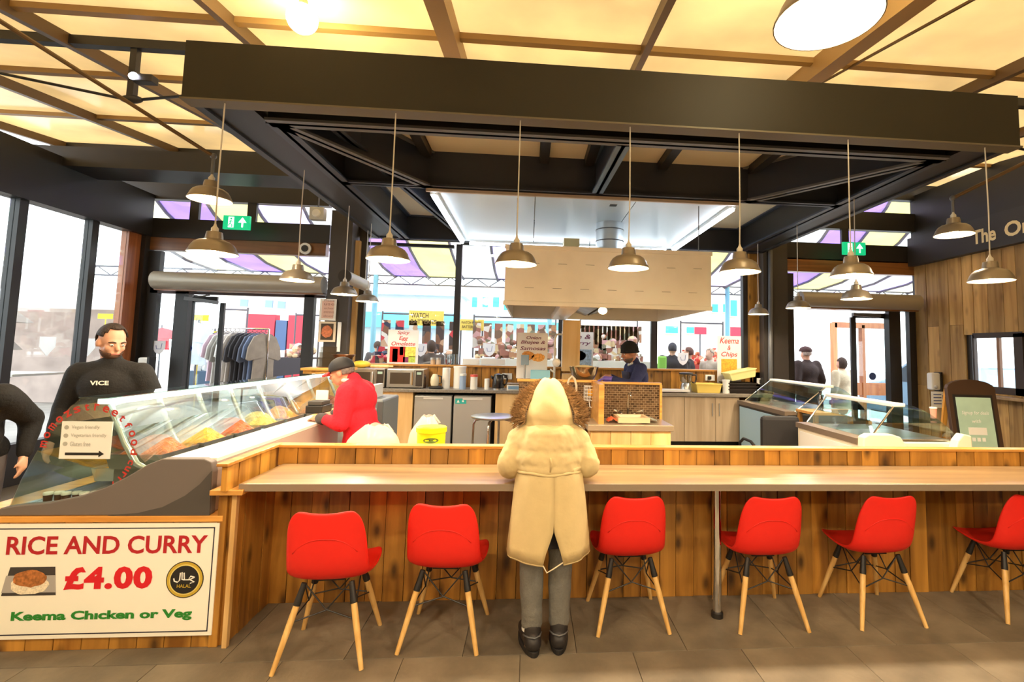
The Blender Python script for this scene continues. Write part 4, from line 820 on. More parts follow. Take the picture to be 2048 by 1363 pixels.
def tub(px0, px1, zb, h, Y, dep, m, name, label, cat, rot=0.0):
    a, b = aty(px0, 770, Y).x, aty(px1, 770, Y).x; w = b - a; cx = (a + b) / 2
    t = thing(name, (cx, Y + dep / 2, zb), label, cat)
    R = Matrix.Rotation(rot, 3, 'Y')
    def ring(k, z): return [R @ Vector((sx * w / 2 * k, sy * dep / 2 * k, z)) for sx, sy in ((-1, -1), (1, -1), (1, 1), (-1, 1))]
    m_ = MB(); m_.grid([ring(.01, .002), ring(.88, 0), ring(1, h), ring(.95, h), ring(.84, .008), ring(.01, .01)], wrap=True); build(m_, 'body', m, t, local=True, bevel=.006)
    m_ = MB(); m_.grid([ring(1.0, h - .012), ring(1.04, h - .01), ring(1.04, h + .004), ring(.96, h + .004)], wrap=True); build(m_, 'rim', m, t, local=True)
    return t
YT = mat('yellow_tub', (240, 212, 110), .45); BT = mat('black_tray', (40, 32, 30), .4)
tub(1393, 1444, CZ, .13, 7.1, .3, YT, 'plastic_tub', 'yellow plastic tub flat on the grey worktop', 'tub')
for k in range(3): tub(1455 + k, 1517 - k, CZ + .045 * k, .06, 7.08, .34, BT, 'black_tray', 'black plastic tray, %s of the stack under the tilted tub' % ('bottom', 'middle', 'top')[k], 'tray')
tub(1462, 1516, CZ + .21, .12, 7.1, .3, mat('pale_yellow_tub', (240, 232, 160), .45), 'plastic_tub', 'pale yellow tub tilted on the black trays', 'tub', rot=-.2)
canister(1452, 760, 7.12, .05, WHITE, 'white_tub', 'small white tub between the yellow tub and black trays', 'tub', WHITE)
p = aty(1372, 780, 7.2); t = thing('blender', (p.x, 7.2, CZ), 'clear jug blender on a silver base', 'blender')
build(MB().lathe([(.085, 0), (.09, .03), (.07, .12), (.06, .135)], seg=20), 'base', STEEL, t, smooth=45, local=True); build(MB().lathe([(.06, .135), (.085, .16), (.095, .26)], seg=20, cap1=False), 'jug', glass('jug_glass', (210, 216, 214), .2), t, smooth=45, local=True)
build(MB().lathe([(.098, .258), (.098, .28), (.06, .285)], seg=20), 'lid', BLACK, t, smooth=45, local=True); build(MB().tube([(.09, 0, .25), (.15, 0, .25), (.155, 0, .19), (.13, 0, .13), (.09, 0, .15)], .012), 'handle', BLACK, t, smooth=True, local=True)
one(pbox(1320, 779, 1380, 783, 6.99, .2), 'chopping_board', WHITE, 'thin white board lying by the blender', 'board')
# ---- sink island
MOS = bpy.data.materials.new('brown_mosaic'); MOS.use_nodes = True; nt = MOS.node_tree; b_ = nt.nodes['Principled BSDF']
tc = nt.nodes.new('ShaderNodeTexCoord'); sx_ = nt.nodes.new('ShaderNodeSeparateXYZ'); cx_ = nt.nodes.new('ShaderNodeCombineXYZ'); ad_ = nt.nodes.new('ShaderNodeMath')
nt.links.new(tc.outputs['Object'], sx_.inputs[0]); nt.links.new(sx_.outputs['X'], ad_.inputs[0]); nt.links.new(sx_.outputs['Y'], ad_.inputs[1]); nt.links.new(ad_.outputs[0], cx_.inputs['X']); nt.links.new(sx_.outputs['Z'], cx_.inputs['Y'])
br = nt.nodes.new('ShaderNodeTexBrick'); br.inputs['Scale'].default_value = 1; br.inputs['Brick Width'].default_value = .048; br.inputs['Row Height'].default_value = .024; br.inputs['Mortar Size'].default_value = .0022
br.inputs['Color1'].default_value = srgb(64, 46, 30); br.inputs['Color2'].default_value = srgb(110, 84, 58); br.inputs['Mortar'].default_value = srgb(150, 128, 100); nt.links.new(cx_.outputs[0], br.inputs['Vector']); nt.links.new(br.outputs['Color'], b_.inputs['Base Color']); b_.inputs['Roughness'].default_value = .25
isl = thing('sink_island', (.65, 5.2, 0), 'pine sink island with brown mosaic screens in the kitchen centre', 'kitchen island')
x = .62
while x < 1.38: build(MB().box((x + .002, 4.92, 0), (x + .198, 4.945, .83)), 'front_board', PINEL, isl); x += .2
build(MB().box((.62, 4.945, 0), (1.42, 5.35, .83)), 'carcass', PINEL, isl); build(MB().box((-.1, 5.15, 0), (.62, 5.6, .78)), 'carcass', PINE, isl)
build(MB().box((.59, 4.89, .83), (1.44, 5.37, .888)), 'worktop', mat('steel_worktop', (176, 158, 134), .35, .4), isl, bevel=.004)
build(MB().box((-.1, 5.1, .79), (.585, 5.56, .85)), 'sink_top', STEEL, isl, bevel=.004); build(MB().box((.0, 5.0, .62), (.5, 5.1, .84)), 'sink_apron', STEEL, isl)
t_ = MB(); R5 = lambda x0, y0, x1, y1, z: [Vector((x0, y0, z)), Vector((x1, y0, z)), Vector((x1, y1, z)), Vector((x0, y1, z))]
t_.grid([R5(.92, 4.98, 1.2, 5.24, .9), R5(.9, 4.96, 1.22, 5.26, .9), R5(.9, 4.96, 1.22, 5.26, .95), R5(.93, 4.99, 1.19, 5.23, .95), R5(.95, 5.01, 1.17, 5.21, .905)], wrap=True)
build(t_, 'basin', mat('basin_cream', (216, 190, 150), .35), isl)
sc1 = build(MB().box((-.1, 5.57, .6), (.76, 5.61, 1.255)), 'mosaic_screen', MOS, isl); sc2 = build(MB().box((.76, 5.37, .87), (1.42, 5.41, 1.255)), 'mosaic_screen', MOS, isl)
build(MB().box((.70, 4.95, .84), (.755, 5.62, 1.275)), 'divider', PINEH, isl, bevel=.003)
build(MB().box((-.12, 5.55, 1.255), (.76, 5.63, 1.28)), 'screen_cap', PINEH, isl); build(MB().box((.755, 5.35, 1.255), (1.44, 5.43, 1.275)), 'screen_cap', PINEH, isl); build(MB().box((1.42, 5.35, .87), (1.445, 5.43, 1.255)), 'screen_edge', PINEH, isl)
build(MB().box((-.1, 5.62, 1.2), (1.42, 6.05, 1.24)), 'rear_shelf', STEEL, isl); build(MB().box((-.1, 5.64, 0), (1.42, 6.0, 1.2)), 'rear_carcass', DSTEEL, isl)
# taps
t = thing('mixer_tap', (1.06, 5.29, .888), 'chrome swan neck tap with two lever handles at the sink', 'tap')
build(MB().box((.97, 5.27, .888), (1.15, 5.31, .93)), 'body', CHROME, t, bevel=.008)
build(MB().tube([(1.06, 5.29, .93), (1.06, 5.29, 1.14), (1.065, 5.27, 1.17), (1.07, 5.22, 1.17), (1.07, 5.19, 1.13)], .011), 'spout', CHROME, t, smooth=True)
for s in (-1, 1): h = build(MB().lathe([(.016, .93), (.018, .96)], (1.06 + s * .07, 5.29, 0)), 'valve', CHROME, t, smooth=45); build(MB().tube([(1.06 + s * .07, 5.29, .965), (1.06 + s * .16, 5.26, .99)], [.008, .012]), 'lever', CHROME, h, smooth=True)
t = thing('spray_hose_tap', (.44, 5.5, .85), 'tall cream spray hose arching above the left sink', 'tap'); HOSE = mat('hose_cream', (216, 200, 172), .4)
a, b = aty(1134, 800, 5.5), aty(1152, 805, 5.5); tz = aty(1143, 752, 5.5).z
build(MB().tube([(a.x, 5.5, .85), (a.x, 5.5, tz - .1), (a.x + .02, 5.5, tz - .03), ((a.x + b.x) / 2, 5.5, tz), (b.x - .02, 5.5, tz - .03), (b.x, 5.5, tz - .1), (b.x, 5.5, 1.0)], .013), 'hose', HOSE, t, smooth=True); build(MB().tube([(b.x, 5.5, 1.02), (b.x, 5.46, .95)], [.018, .024]), 'spray_head', DSTEEL, t, smooth=True)
t = thing('wire_basket', (.62, 5.5, 1.0), 'white wire basket with sponges hung on the mosaic screen', 'basket')
a, b = aty(1169, 800, 5.5), aty(1195, 772, 5.5); m_ = MB()
for i in range(6):
    xx = a.x + (b.x - a.x) * i / 5; m_.tube([(xx, 5.46, b.z), (xx, 5.46, a.z), (xx, 5.56, a.z), (xx, 5.56, b.z)], .003, seg=5)
for k in range(5):
    z = a.z + (b.z - a.z) * k / 4; m_.tube([(a.x, 5.46, z), (b.x, 5.46, z), (b.x, 5.56, z), (a.x, 5.56, z)], .003, seg=5, closed=True)
build(m_, 'wire_cage', WHITE, t); build(MB().tube([(b.x, 5.55, b.z), (b.x, 5.56, 1.27)], .004), 'hook', WHITE, t)
build(MB().tube([(a.x + .05, 5.5, a.z), (a.x + .06, 5.5, a.z - .07), (a.x + .11, 5.5, a.z - .09), (b.x - .01, 5.5, a.z - .06), (b.x, 5.5, a.z + .02)], .005), 'dangling_cord', WHITE, t, smooth=True)
one(MB().box(((a.x + b.x) / 2 - .04, 5.475, a.z + .05), ((a.x + b.x) / 2 + .04, 5.52, b.z - .03)), 'sponge', mat('sponge_yellow', (230, 170, 50), .8, bump=.5), 'yellow sponge inside the wire basket', 'sponge', bevel=.008)
def cloth(px, py, Y, zb, w, m, label):
    p = aty(px, py, Y); rows = [[Vector((p.x + w * (-1 + 2 * i / 8) * (1 - .2 * abs(-1 + 2 * j / 8)), Y + .09 * (-1 + 2 * j / 8), zb + .05 * (1 - (-1 + 2 * i / 8) ** 2) * (.6 + .4 * math.sin(i * 1.9 + j * 2.3)) + .012)) for i in range(9)] for j in range(9)]
    return one(MB().grid(rows), 'dish_cloth', m, label, 'cloth', smooth=True, solid=.006, sub=1)
cloth(1224, 843, 5.1, .888, .06, mat('cloth_orange', (226, 112, 70), .8), 'orange dish cloth left of the small sink'); cloth(1295, 836, 5.15, .888, .1, mat('cloth_grey', (140, 142, 130), .8, noise=.2), 'crumpled grey cloth right of the small sink')
# bowl on the screen shelf
p = aty(1168, 757, 5.75); t = thing('steel_bowl', (p.x, 5.78, 1.24), 'large shiny steel mixing bowl behind the mosaic screen', 'bowl'); z1 = aty(1168, 733, 5.75).z - 1.24
build(MB().lathe([(.07, 0), (.11, .02), (.15, z1 * .55), (.17, z1), (.175, z1), (.165, z1 - .006), (.145, z1 * .5), (.1, .03), (.01, .015)], seg=28, cap1=False), 'bowl', mat('bowl_steel', (176, 152, 120), .15, .9), t, smooth=50, local=True); build(MB().lathe([(.15, z1 - .01), (.08, z1 + .012), (.01, z1 + .02)], seg=20, cap0=False), 'contents', mat('bowl_cream', (226, 206, 160), .7, bump=.5), t, smooth=True, local=True)
pst = build(wb(1125, 640, 1160, 742, 6.1, .12), 'wooden_post', MAPLE, label='pale wooden post rising from the island to the hood', cat='post'); 
pl = build(MB().box((pst.location.x - .1, 6.1, 1.24), (pst.location.x + .1, 6.22, 1.32)), 'post_foot', MAPLE, pst)
one(pbox(1098, 666, 1125, 669, 6.05, .2), 'wall_shelf', DSTEEL, 'small dark shelf on the left of the wooden post', 'shelf')
p = aty(1108, 735, 6.0); t = thing('gas_regulator', (p.x, 5.9, 1.24), 'white valve on a pipe beside the wooden post', 'valve'); build(MB().tube([(0, 0, 0), (0, 0, .5), (.02, 0, .55)], .014), 'pipe', WHITE, t, smooth=True, local=True); build(MB().ell((.02, -.03, .22), (.05, .03, .05)), 'valve_body', WHITE, t, smooth=True, local=True); build(MB().tube([(0, -.03, .1), (-.05, -.05, .14)], .01), 'lever', WHITE, t, local=True)
p = aty(1049, 755, 5.75); t = thing('customer_display', (p.x, 5.75, 1.24), 'blue grey display screen on a pole behind the mosaic screen', 'display'); z1 = aty(1049, 728, 5.75).z - 1.24; z2 = aty(1049, 709, 5.75).z - 1.24
build(MB().tube([(0, 0, 0), (0, 0, z1)], .012), 'pole', DSTEEL, t, local=True); build(MB().box((-.045, -.01, z1 - .01), (.045, .015, z2)), 'screen', mat('display_blue', (130, 156, 180), .3), t, local=True, bevel=.006); build(MB().box((-.05, -.05, 0), (.05, .05, .012)), 'base', DSTEEL, t, local=True)
one(MB().box((aty(1061, 750, 5.7).x, 5.68, 1.24), (aty(1100, 750, 5.7).x, 5.82, aty(1080, 740, 5.7).z)), 'blue_box', mat('light_blue_box', (134, 196, 222), .5), 'pale blue box on the shelf behind the mosaic screen', 'box', bevel=.004)
t = thing('weighing_scale', (aty(1028, 772, 7.0).x, 7.12, CZ), 'white counter scale with a blue front panel', 'scale'); build(MB().box((-.1, -.1, 0), (.12, .12, .075)), 'body', WHITE, t, local=True, bevel=.006); build(MB().box((-.08, -.104, .015), (.1, -.1, .06)), 'panel', mat('scale_blue', (120, 160, 196), .4), t, local=True); build(MB().box((-.1, -.1, .085), (.12, .12, .095)), 'plate', STEEL, t, local=True)
# steel stool
p = atz(988, 831, .88); t = thing('steel_stool', (p.x, p.y, 0), 'round steel topped stool with chrome legs in the kitchen', 'stool')
build(MB().lathe([(.01, .855), (.235, .86), (.245, .87), (.245, .88), (.23, .884), (.01, .88)], seg=36), 'seat', STEEL, t, smooth=40, local=True)
for k in range(4):
    an = math.pi / 4 + k * math.pi / 2 + .6; c, s = math.cos(an), math.sin(an); build(MB().tube([(c * .1, s * .1, .85), (c * .2, s * .2, .83), (c * .225, s * .225, .78), (c * .235, s * .235, 0)], .013), 'leg', CHROME, t, smooth=True, local=True)
build(MB().tube([(.2 * math.cos(2 * math.pi * i / 24), .2 * math.sin(2 * math.pi * i / 24), .25) for i in range(24)], .01, closed=True), 'foot_ring', CHROME, t, smooth=True, local=True)
# shelf behind the partition with bags and a bucket
one(MB().box((-1.45, YP + .1, .60), (-.3, 4.1, .625)), 'staff_shelf', MAPLE, 'low shelf behind the pine partition carrying the bags and bucket', 'shelf')
for x in (-1.4, -.35): build(MB().box((x - .03, YP + .15, 0), (x + .03, 4.05, .6)), 'shelf_leg', MAPLE, bpy.data.objects['staff_shelf'])
BAG = sheet('thin_bag_plastic', (240, 232, 220), .45, .3, .12)
def bag(cx, cy, zb, rx, ry, h, label, seed):
    rnd = random.Random(seed); rows = []
    for j in range(10):
        v = j / 9; row = []
        for i in range(22):
            a = 2 * math.pi * i / 22; k = max(.1, (1 - v ** 3.2)) ** .55 * (.95 + .05 * math.sin(v * 9)); cr = 1 + .1 * math.sin(5 * a + seed) + .05 * rnd.uniform(-1, 1)
            row.append(Vector((rx * k * cr * math.cos(a) + .04 * v * math.sin(seed), ry * k * cr * math.sin(a), h * v + .012 * rnd.uniform(-1, 1))))
        rows.append(row)
    t = thing('carrier_bag', (cx, cy, zb), label, 'bag', 'plastic bags behind the partition'); build(MB().grid(rows, wrap=True), 'film', BAG, t, smooth=True, local=True, sub=1)
    e = rows[-1]; build(MB().tube([e[0] * 1, Vector((.09, 0, h + .0)), Vector((.13, .01, h - .05)), Vector((.09, 0, h - .06))], .008), 'handle', BAG, t, smooth=True, local=True)
bag(-1.12, 3.86, .626, .24, .18, .40, 'white plastic carrier bag at the left behind the partition', 3); bag(-.8, 3.97, .626, .15, .13, .45, 'taller white plastic carrier bag beside the yellow bucket', 8)
a = aty(862, 890, 3.72); t = thing('yogurt_bucket', (a.x, 3.72, .626), 'bright yellow yogurt bucket behind the partition', 'bucket'); YB_ = mat('bucket_yellow', (250, 226, 20), .4); h = aty(862, 852, 3.72).z - .626
build(MB().lathe([(.088, 0), (.1, h - .03)], seg=28), 'body', YB_, t, smooth=45, local=True); build(MB().lathe([(.107, h - .035), (.107, h - .005), (.1, h), (.02, h)], seg=28), 'lid', YB_, t, smooth=45, local=True)
def fcyl(r): return lambda u, v, w: (t.location.x + (r + w) * math.sin(u / r), 3.72 - (r + w) * math.cos(u / r), .626 + v)
text('yogurt', (-.05, h - .155, .06, h - .11), fcyl(.0995), mat('bucket_brown_print', (150, 110, 20), .5), 'lettering', t, bold=.01)
build(MB().grid([[Vector(fcyl(.0995)(.055 * math.cos(a_) * k + .015, h - .085 + .018 * math.sin(a_) * k, .001)) for a_ in [2 * math.pi * i / 24 for i in range(24)]] for k in (.02, 1)], wrap=True), 'brand_oval', mat('oval_green', (88, 110, 40), .5), t)
# things around the far end of the case: pine till stand, till, chest
ts = thing('till_stand', (-2.55, 6.3, 0), 'pine boarded till stand at the far end of the display case', 'counter')
a, b = aty(606, 735, 6.3), aty(660, 735, 6.3)
for k in range(3): w = (b.x - a.x) / 3; build(MB().box((a.x + k * w + .002, 6.3, 0), (a.x + (k + 1) * w - .002, 6.33, a.z - .03)), 'board', PINE, ts)
build(MB().box((a.x, 6.33, 0), (b.x + .15, 6.75, a.z - .03)), 'carcass', PINEL, ts); build(MB().box((a.x - .02, 6.28, a.z - .03), (b.x + .17, 6.77, a.z)), 'top', PINEH, ts)
zt = a.z
t = thing('leaflet_holder', (aty(654, 725, 6.5).x, 6.5, zt), 'clear acrylic leaflet holder with three tiers on the till stand', 'leaflet holder'); AC = glass('acrylic', (220, 220, 220), .18)
for k in range(3): build(MB().box((-.1, .04 * k - .05, 0), (.1, .04 * k - .045, .12 + .07 * k)), 'tier', AC, t, local=True)
build(MB().box((-.1, -.05, 0), (.1, .08, .005)), 'base', AC, t, local=True)
t = thing('copper_pot', (aty(686, 722, 6.6).x, 6.6, zt), 'brown copper pot on the till stand', 'pot'); build(MB().lathe([(.09, 0), (.1, .02), (.12, .13), (.145, .16), (.14, .165), (.1, .12), (.01, .02)], seg=24, cap1=False), 'pot', mat('copper_brown', (92, 62, 44), .3, .6), t, smooth=45, local=True)
t = thing('card_till', (aty(632, 815, 4.95).x, 4.98, .97), 'black till machine on the far end of the service shelf', 'till'); build(MB().box((-.06, -.12, 0), (.09, .12, .07)), 'base', BLACK, t, local=True, bevel=.008); build(MB().box((-.05, -.1, .07), (.08, .1, .11)), 'keypad', mat('till_grey', (74, 70, 66), .5), t, local=True, bevel=.008); build(MB().box((-.04, .05, .11), (.07, .07, .2)), 'receipt', PAPER, t, local=True)
build(MB().box((-1.955, 4.75, .945), (-1.66, 5.3, .97)), 'till_shelf', PINEL, cs)
t = thing('cold_chest', (-1.05, 5.35, 0), 'grey cold chest with pale sliding panels behind the man in red', 'chest'); a, b = aty(740, 800, 5.1), aty(767, 800, 5.1)
build(MB().box((-1.6, 5.1, 0), (b.x, 5.7, 1.08)), 'body', mat('chest_grey', (120, 128, 132), .45), t, bevel=.02); build(MB().box((-1.57, 5.09, .4), (b.x - .06, 5.1, 1.0)), 'front_panel', mat('chest_pale', (196, 208, 212), .4), t); build(MB().box((b.x - .05, 5.08, .3), (b.x, 5.1, 1.06)), 'corner_trim', mat('chest_trim', (88, 92, 94), .5), t)
one(MB().box((-1.58, 5.2, 1.08), (aty(755, 780, 5.3).x, 5.5, aty(735, 768, 5.3).z)), 'white_carton', WHITE, 'white carton on the cold chest behind the man in red', 'carton', bevel=.004)
# ---- notices on the left column
PINKP = mat('notice_pink', (232, 196, 180), .6)
def framed(px0, py0, px1, py1, Y, label, m, fm, extra=None):
    a = aty(px0, py1, Y); b = aty(px1, py0, Y); t = thing('wall_notice', ((a.x + b.x) / 2, Y, a.z), label, 'notice', 'notices on the left column')
    build(MB().box((a.x, Y, a.z), (b.x, Y + .02, b.z)), 'frame', fm, t); build(MB().box((a.x + .03, Y - .004, a.z + .03), (b.x - .03, Y, b.z - .03)), 'sheet', m, t); return t, a, b
t, a, b = framed(638, 598, 673, 640, 7.37, 'pink paper notice with lines of print on the left column', PINKP, PAPER)
for i, s in enumerate(('Please', 'use', 'other', 'entrance', 'door')): text(s, (.06, .27 - i * .055, .2, .3 - i * .055), lambda u, v, w: (a.x + u, 7.366 - w, a.z + v), mat('notice_print', (176, 120, 110), .6), 'print', t)
t, a, b = framed(636, 643, 672, 683, 7.37, 'framed picture of a round pizza like dish on the left column', mat('picture_dark', (76, 62, 44), .6), mat('frame_cream', (236, 218, 190), .5))
build(MB().prism(blob((a.x + b.x) / 2, (a.z + b.z) / 2, .075, .085), lambda u, v, w: (u, w, v), 7.358, 7.364), 'print_dish', mat('dish_print', (206, 120, 76), .6, noise=.3, nscale=40), t)
one(MB().lathe([(.025, 0), (.025, .42)], (aty(676, 700, 7.37).x, 7.374, aty(676, 703, 7.37).z)), 'paper_tube', PAPER, 'white paper tube hanging at the left column', 'tube', smooth=45)
# ---- right hand display counters
def cold_case(X0, X1, XB, Y0, Y1, zedge, zbar, zbase, body, front, label, caps_=None):
    t = thing('cold_display', ((X0 + X1) / 2, (Y0 + Y1) / 2, 0), label, 'display case')
    build(MB().box((X0, Y0, 0), (X1, Y1, zedge - .03)), 'body', body, t, bevel=.012); build(MB().box((X0 - .012, Y0 + .06, .3), (X0, Y1 - .06, zedge - .08)), 'server_panel', front, t, bevel=.004)
    build(MB().box((X0 - .02, Y0, zedge - .05), (X0 + .12, Y1, zedge)), 'server_edge', mat('case_edge_brown', (120, 104, 88), .4), t)
    build(MB().box((X0 + .12, Y0 + .03, zedge - .02), (X1 - .05, Y1 - .03, zedge - .01)), 'deck', STEEL, t)
    build(MB().box((XB - .06, Y0, zbar), (XB + .06, Y1, zbar + .03)), 'top_bar', WHITE, t, bevel=.006)
    build(MB().add([(X0 + .1, Y0, zedge), (X0 + .1, Y1, zedge), (XB - .05, Y1, zbar), (XB - .05, Y0, zbar)], [(0, 1, 2, 3)]), 'server_glass', GLASS, t)
    cv = [(XB + .06 + (X1 - XB - .06) * k / 6, zbar + .02 - (zbar - zedge) * (k / 6) ** 1.7) for k in range(7)]
    build(MB().grid([[Vector((x, Y0, z)) for x, z in cv], [Vector((x, Y1, z)) for x, z in cv]]), 'customer_glass', GLASS, t, smooth=True)
    for Y in (Y0 + .01, (Y0 + Y1) / 2, Y1 - .01): build(MB().prism([(X0 + .1, zedge)] + [(XB - .05, zbar)] + cv, lambda u, v, w: (u, w, v), Y - .003, Y + .003), 'end_glass' if Y != (Y0 + Y1) / 2 else 'divider_glass', GLASS, t)
    build(MB().box((X0 + .2, Y0 + .02, (zedge + zbar) / 2 - .004), (X1 - .12, Y1 - .02, (zedge + zbar) / 2 + .002)), 'glass_shelf', GLASS, t)
    for Y in (Y0, Y1): build(MB().tube([(X0 + .1, Y, zedge), (XB - .05, Y, zbar)], .008), 'corner_rod', CHROME, t)
    return t
cold_case(2.98, 3.95, 3.5, 5.62, 6.95, .955, 1.235, 0, mat('case_charcoal', (54, 54, 56), .5), mat('case_pale_blue', (176, 212, 228), .4), 'glass cold display with a pale blue panel near the right door')
t2 = cold_case(2.74, 3.62, 3.1, 4.0, 4.95, .93, 1.19, 0, mat('case_cream', (240, 228, 204), .45), CASEW, 'cream glass cold display just behind the partition at right')
fz2 = lambda u, v, w: (u, w, v)
build(MB().prism([(2.72, .8), (3.12, .8), (3.1, .88), (3.05, .955), (2.98, .975), (2.78, .975), (2.73, .95)], fz2, 3.92, 4.0), 'end_cap', mat('case_cream', (240, 228, 204)), t2, bevel=.01); build(MB().prism([(3.5, .8), (3.68, .8), (3.67, .97), (3.6, .985), (3.55, .93)], fz2, 3.92, 4.0), 'end_cap', mat('case_cream', (240, 228, 204)), t2, bevel=.01)
p = aty(1868, 858, 4.3); t = thing('paper_cup', (p.x, 4.3, 1.063), 'small red and white cup on the glass shelf', 'cup'); build(MB().lathe([(.022, 0), (.028, .09)], seg=18), 'cup', mat('cup_pinkish', (214, 150, 130), .5), t, smooth=45, local=True); build(MB().lathe([(.03, .088), (.03, .1)], seg=18), 'lid', WHITE, t, smooth=45, local=True)
t = thing('office_chair', (2.66, 5.12, 0), 'black padded office chair behind the cream display', 'chair'); OC = mat('office_black', (34, 32, 34), .7)
build(MB().box((-.22, -.02, .55), (.2, .06, .965)), 'backrest', OC, t, local=True, bevel=.05); build(MB().box((-.24, .06, .43), (.22, .5, .5)), 'seat', OC, t, local=True, bevel=.03)
for s in (-1, 1): build(MB().tube([(s * .24, .45, .46), (s * .28, .4, .62), (s * .28, .3, .68), (s * .28, .12, .68), (s * .25, .06, .62)], .016), 'armrest', OC, t, smooth=True, local=True)
build(MB().tube([(0, .26, .43), (0, .26, .08)], .03), 'column', GREYS, t, local=True)
for k in range(5): an = 2 * math.pi * k / 5; build(MB().tube([(0, .26, .1), (.27 * math.cos(an), .26 + .27 * math.sin(an), .06)], .018), 'base_leg', OC, t, local=True); build(MB().ell((.27 * math.cos(an), .26 + .27 * math.sin(an), .03), (.03, .03, .03), 10, 6), 'castor', OC, t, local=True)
t = thing('pine_table', (3.3, 5.25, 0), 'small pine side table between the two cold displays', 'table')
build(MB().box((3.0, 5.08, .98), (3.65, 5.45, 1.01)), 'top', PINEH, t, bevel=.003)
for x in (3.03, 3.62):
    for y in (5.11, 5.42): build(MB().box((x - .02, y - .02, 0), (x + .02, y + .02, .98)), 'leg', PINE, t)
p = aty(1655, 812, 5.3); t = thing('oil_bottle', (3.2, 5.3, 1.01), 'dark capped sauce bottle on the pine side table', 'bottle'); build(MB().lathe([(.03, 0), (.03, .12), (.012, .16), (.012, .19)], seg=16), 'body', glass('amber_glass', (150, 120, 60), .15), t, smooth=45, local=True); build(MB().lathe([(.016, .185), (.016, .215)], seg=14), 'cap', BLACK, t, local=True)
# A-board
t = thing('menu_board', (5.03, 5.2, 0), 'black framed pavement sign with a pale green screen at the right', 'sign', rz=math.radians(-6))
fa_ = lambda u, v, w: Vector((u, w + .14 * v, v))
arch = [(-.27, 0), (.27, 0), (.27, 1.27)] + [(.27 * math.cos(math.pi * k / 8), 1.27 + .1 * math.sin(math.pi * k / 8)) for k in range(1, 8)] + [(-.27, 1.27)]
build(MB().prism(arch, fa_, 0, .05), 'frame', mat('board_dark_wood', (70, 50, 38), .45), t, local=True, bevel=.004); build(MB().prism([(-.22, .2), (.22, .2), (.22, 1.2), (-.22, 1.2)], fa_, -.004, 0), 'screen_border', BLACK, t, local=True)
build(MB().prism([(-.195, .22), (.195, .22), (.195, 1.17), (-.195, 1.17)], fa_, -.008, -.004), 'screen', mat('screen_green', (166, 190, 164), .4, noise=.15, nscale=3, emit=.15), t, local=True)
def fab(u, v, w): p = fa_(u, v, -.008 - w); return t.location + Matrix.Rotation(math.radians(-6), 3, 'Z') @ p
def loctext(s, bx): 
    o = text(s, bx, lambda u, v, w: t.location + fa_(u, v, -.008 - w), WPR, 'lettering', t, shear=.2, bold=.01)
loctext('Signup for deals', (-.15, .97, .15, 1.02)); loctext('with', (-.05, .89, .05, .93)); build(MB().prism([(-.1, .76), (.1, .76), (.1, .84), (-.1, .84)], fa_, -.011, -.008), 'white_label', PAPER, t, local=True)
for k in (-1, 0, 1): build(MB().prism([(k * .055 - .018, .69), (k * .055 + .018, .69), (k * .055 + .018, .73), (k * .055 - .018, .73)], fa_, -.011, -.008), 'icon', PAPER, t, local=True)
build(MB().bar((-.24, .45, 0), (-.24, .22, 1.25), .05, .03), 'rear_leg', PINE, t, local=True); build(MB().bar((.24, .45, 0), (.24, .22, 1.25), .05, .03), 'rear_leg', PINE, t, local=True)
# dispensers
for p, lb, wall in ((aty(1868, 762, 7.2), 'white hand gel dispenser on the board wall by the right door', 1), (aty(290, 733, 7.5), 'white hand gel dispenser on the post by the left door', 0)):
    t = thing('gel_dispenser', (p.x, p.y, p.z - .13), lb, 'dispenser', 'hand gel dispensers'); build(MB().box((-.075, -.05, 0), (.075, .06, .26)), 'body', WHITE, t, local=True, bevel=.025); build(MB().box((.06, -.06, -.02), (.09, .07, .27)), 'back_plate', BLACK, t, local=True); build(MB().ell((-.02, -.06, .05), (.03, .02, .03)), 'push_button', mat('button_grey', (190, 190, 190), .4), t, local=True, smooth=True)
    if wall: build(MB().box((.06, .0, .1), (XR - .012 - p.x, .05, .2)), 'wall_arm', BLACK, t, local=True)
a = aty(1864, 815, 7.1); b = aty(1886, 783, 7.1); t = thing('paper_notice', ((a.x + b.x) / 2, 7.1, a.z), 'white paper notice below the gel dispenser on the right', 'notice'); build(MB().box((a.x, 7.1, a.z), (b.x, 7.106, b.z)), 'sheet', PAPER, t)
for i in range(4): build(MB().box((a.x + .03, 7.097, b.z - .05 - i * .045), (b.x - .03, 7.1, b.z - .035 - i * .045)), 'print_line', mat('print_blue', (90, 100, 150), .6), t)
build(MB().box((b.x - .01, 7.1, b.z - .1), (b.x + .2, 7.12, b.z - .05)), 'holder_arm', BLACK, t)
# shield stickers and round stickers on the glass
for i, (px, py, lb) in enumerate(((318, 693, 'in the sidelight of the left entrance'), (842, 698, 'on the window right of the omelette poster'), (979, 698, 'on the window left of the bhajee poster'), (1366, 716, 'on the window right of the cook'))):
    p = aty(px, py, YW + .022); s = .085; t = build(MB().prism([(p.x - s, p.z + s), (p.x + s, p.z + s), (p.x + s, p.z - s * .2), (p.x + s * .6, p.z - s * .9), (p.x, p.z - s * 1.3), (p.x - s * .6, p.z - s * .9), (p.x - s, p.z - s * .2)], fz2, YW + .02, YW + .024), 'shield_sticker', FILM, label='white shield shaped sticker ' + lb, cat='sticker', group='shield stickers on the glass')
    build(MB().tube([(p.x - .04, YW + .018, p.z + .02), (p.x - .03, YW + .018, p.z - .03), (p.x + .03, YW + .018, p.z - .03), (p.x + .04, YW + .018, p.z + .05)], .004), 'sticker_mark', mat('sticker_blue', (120, 130, 170), .6), t)
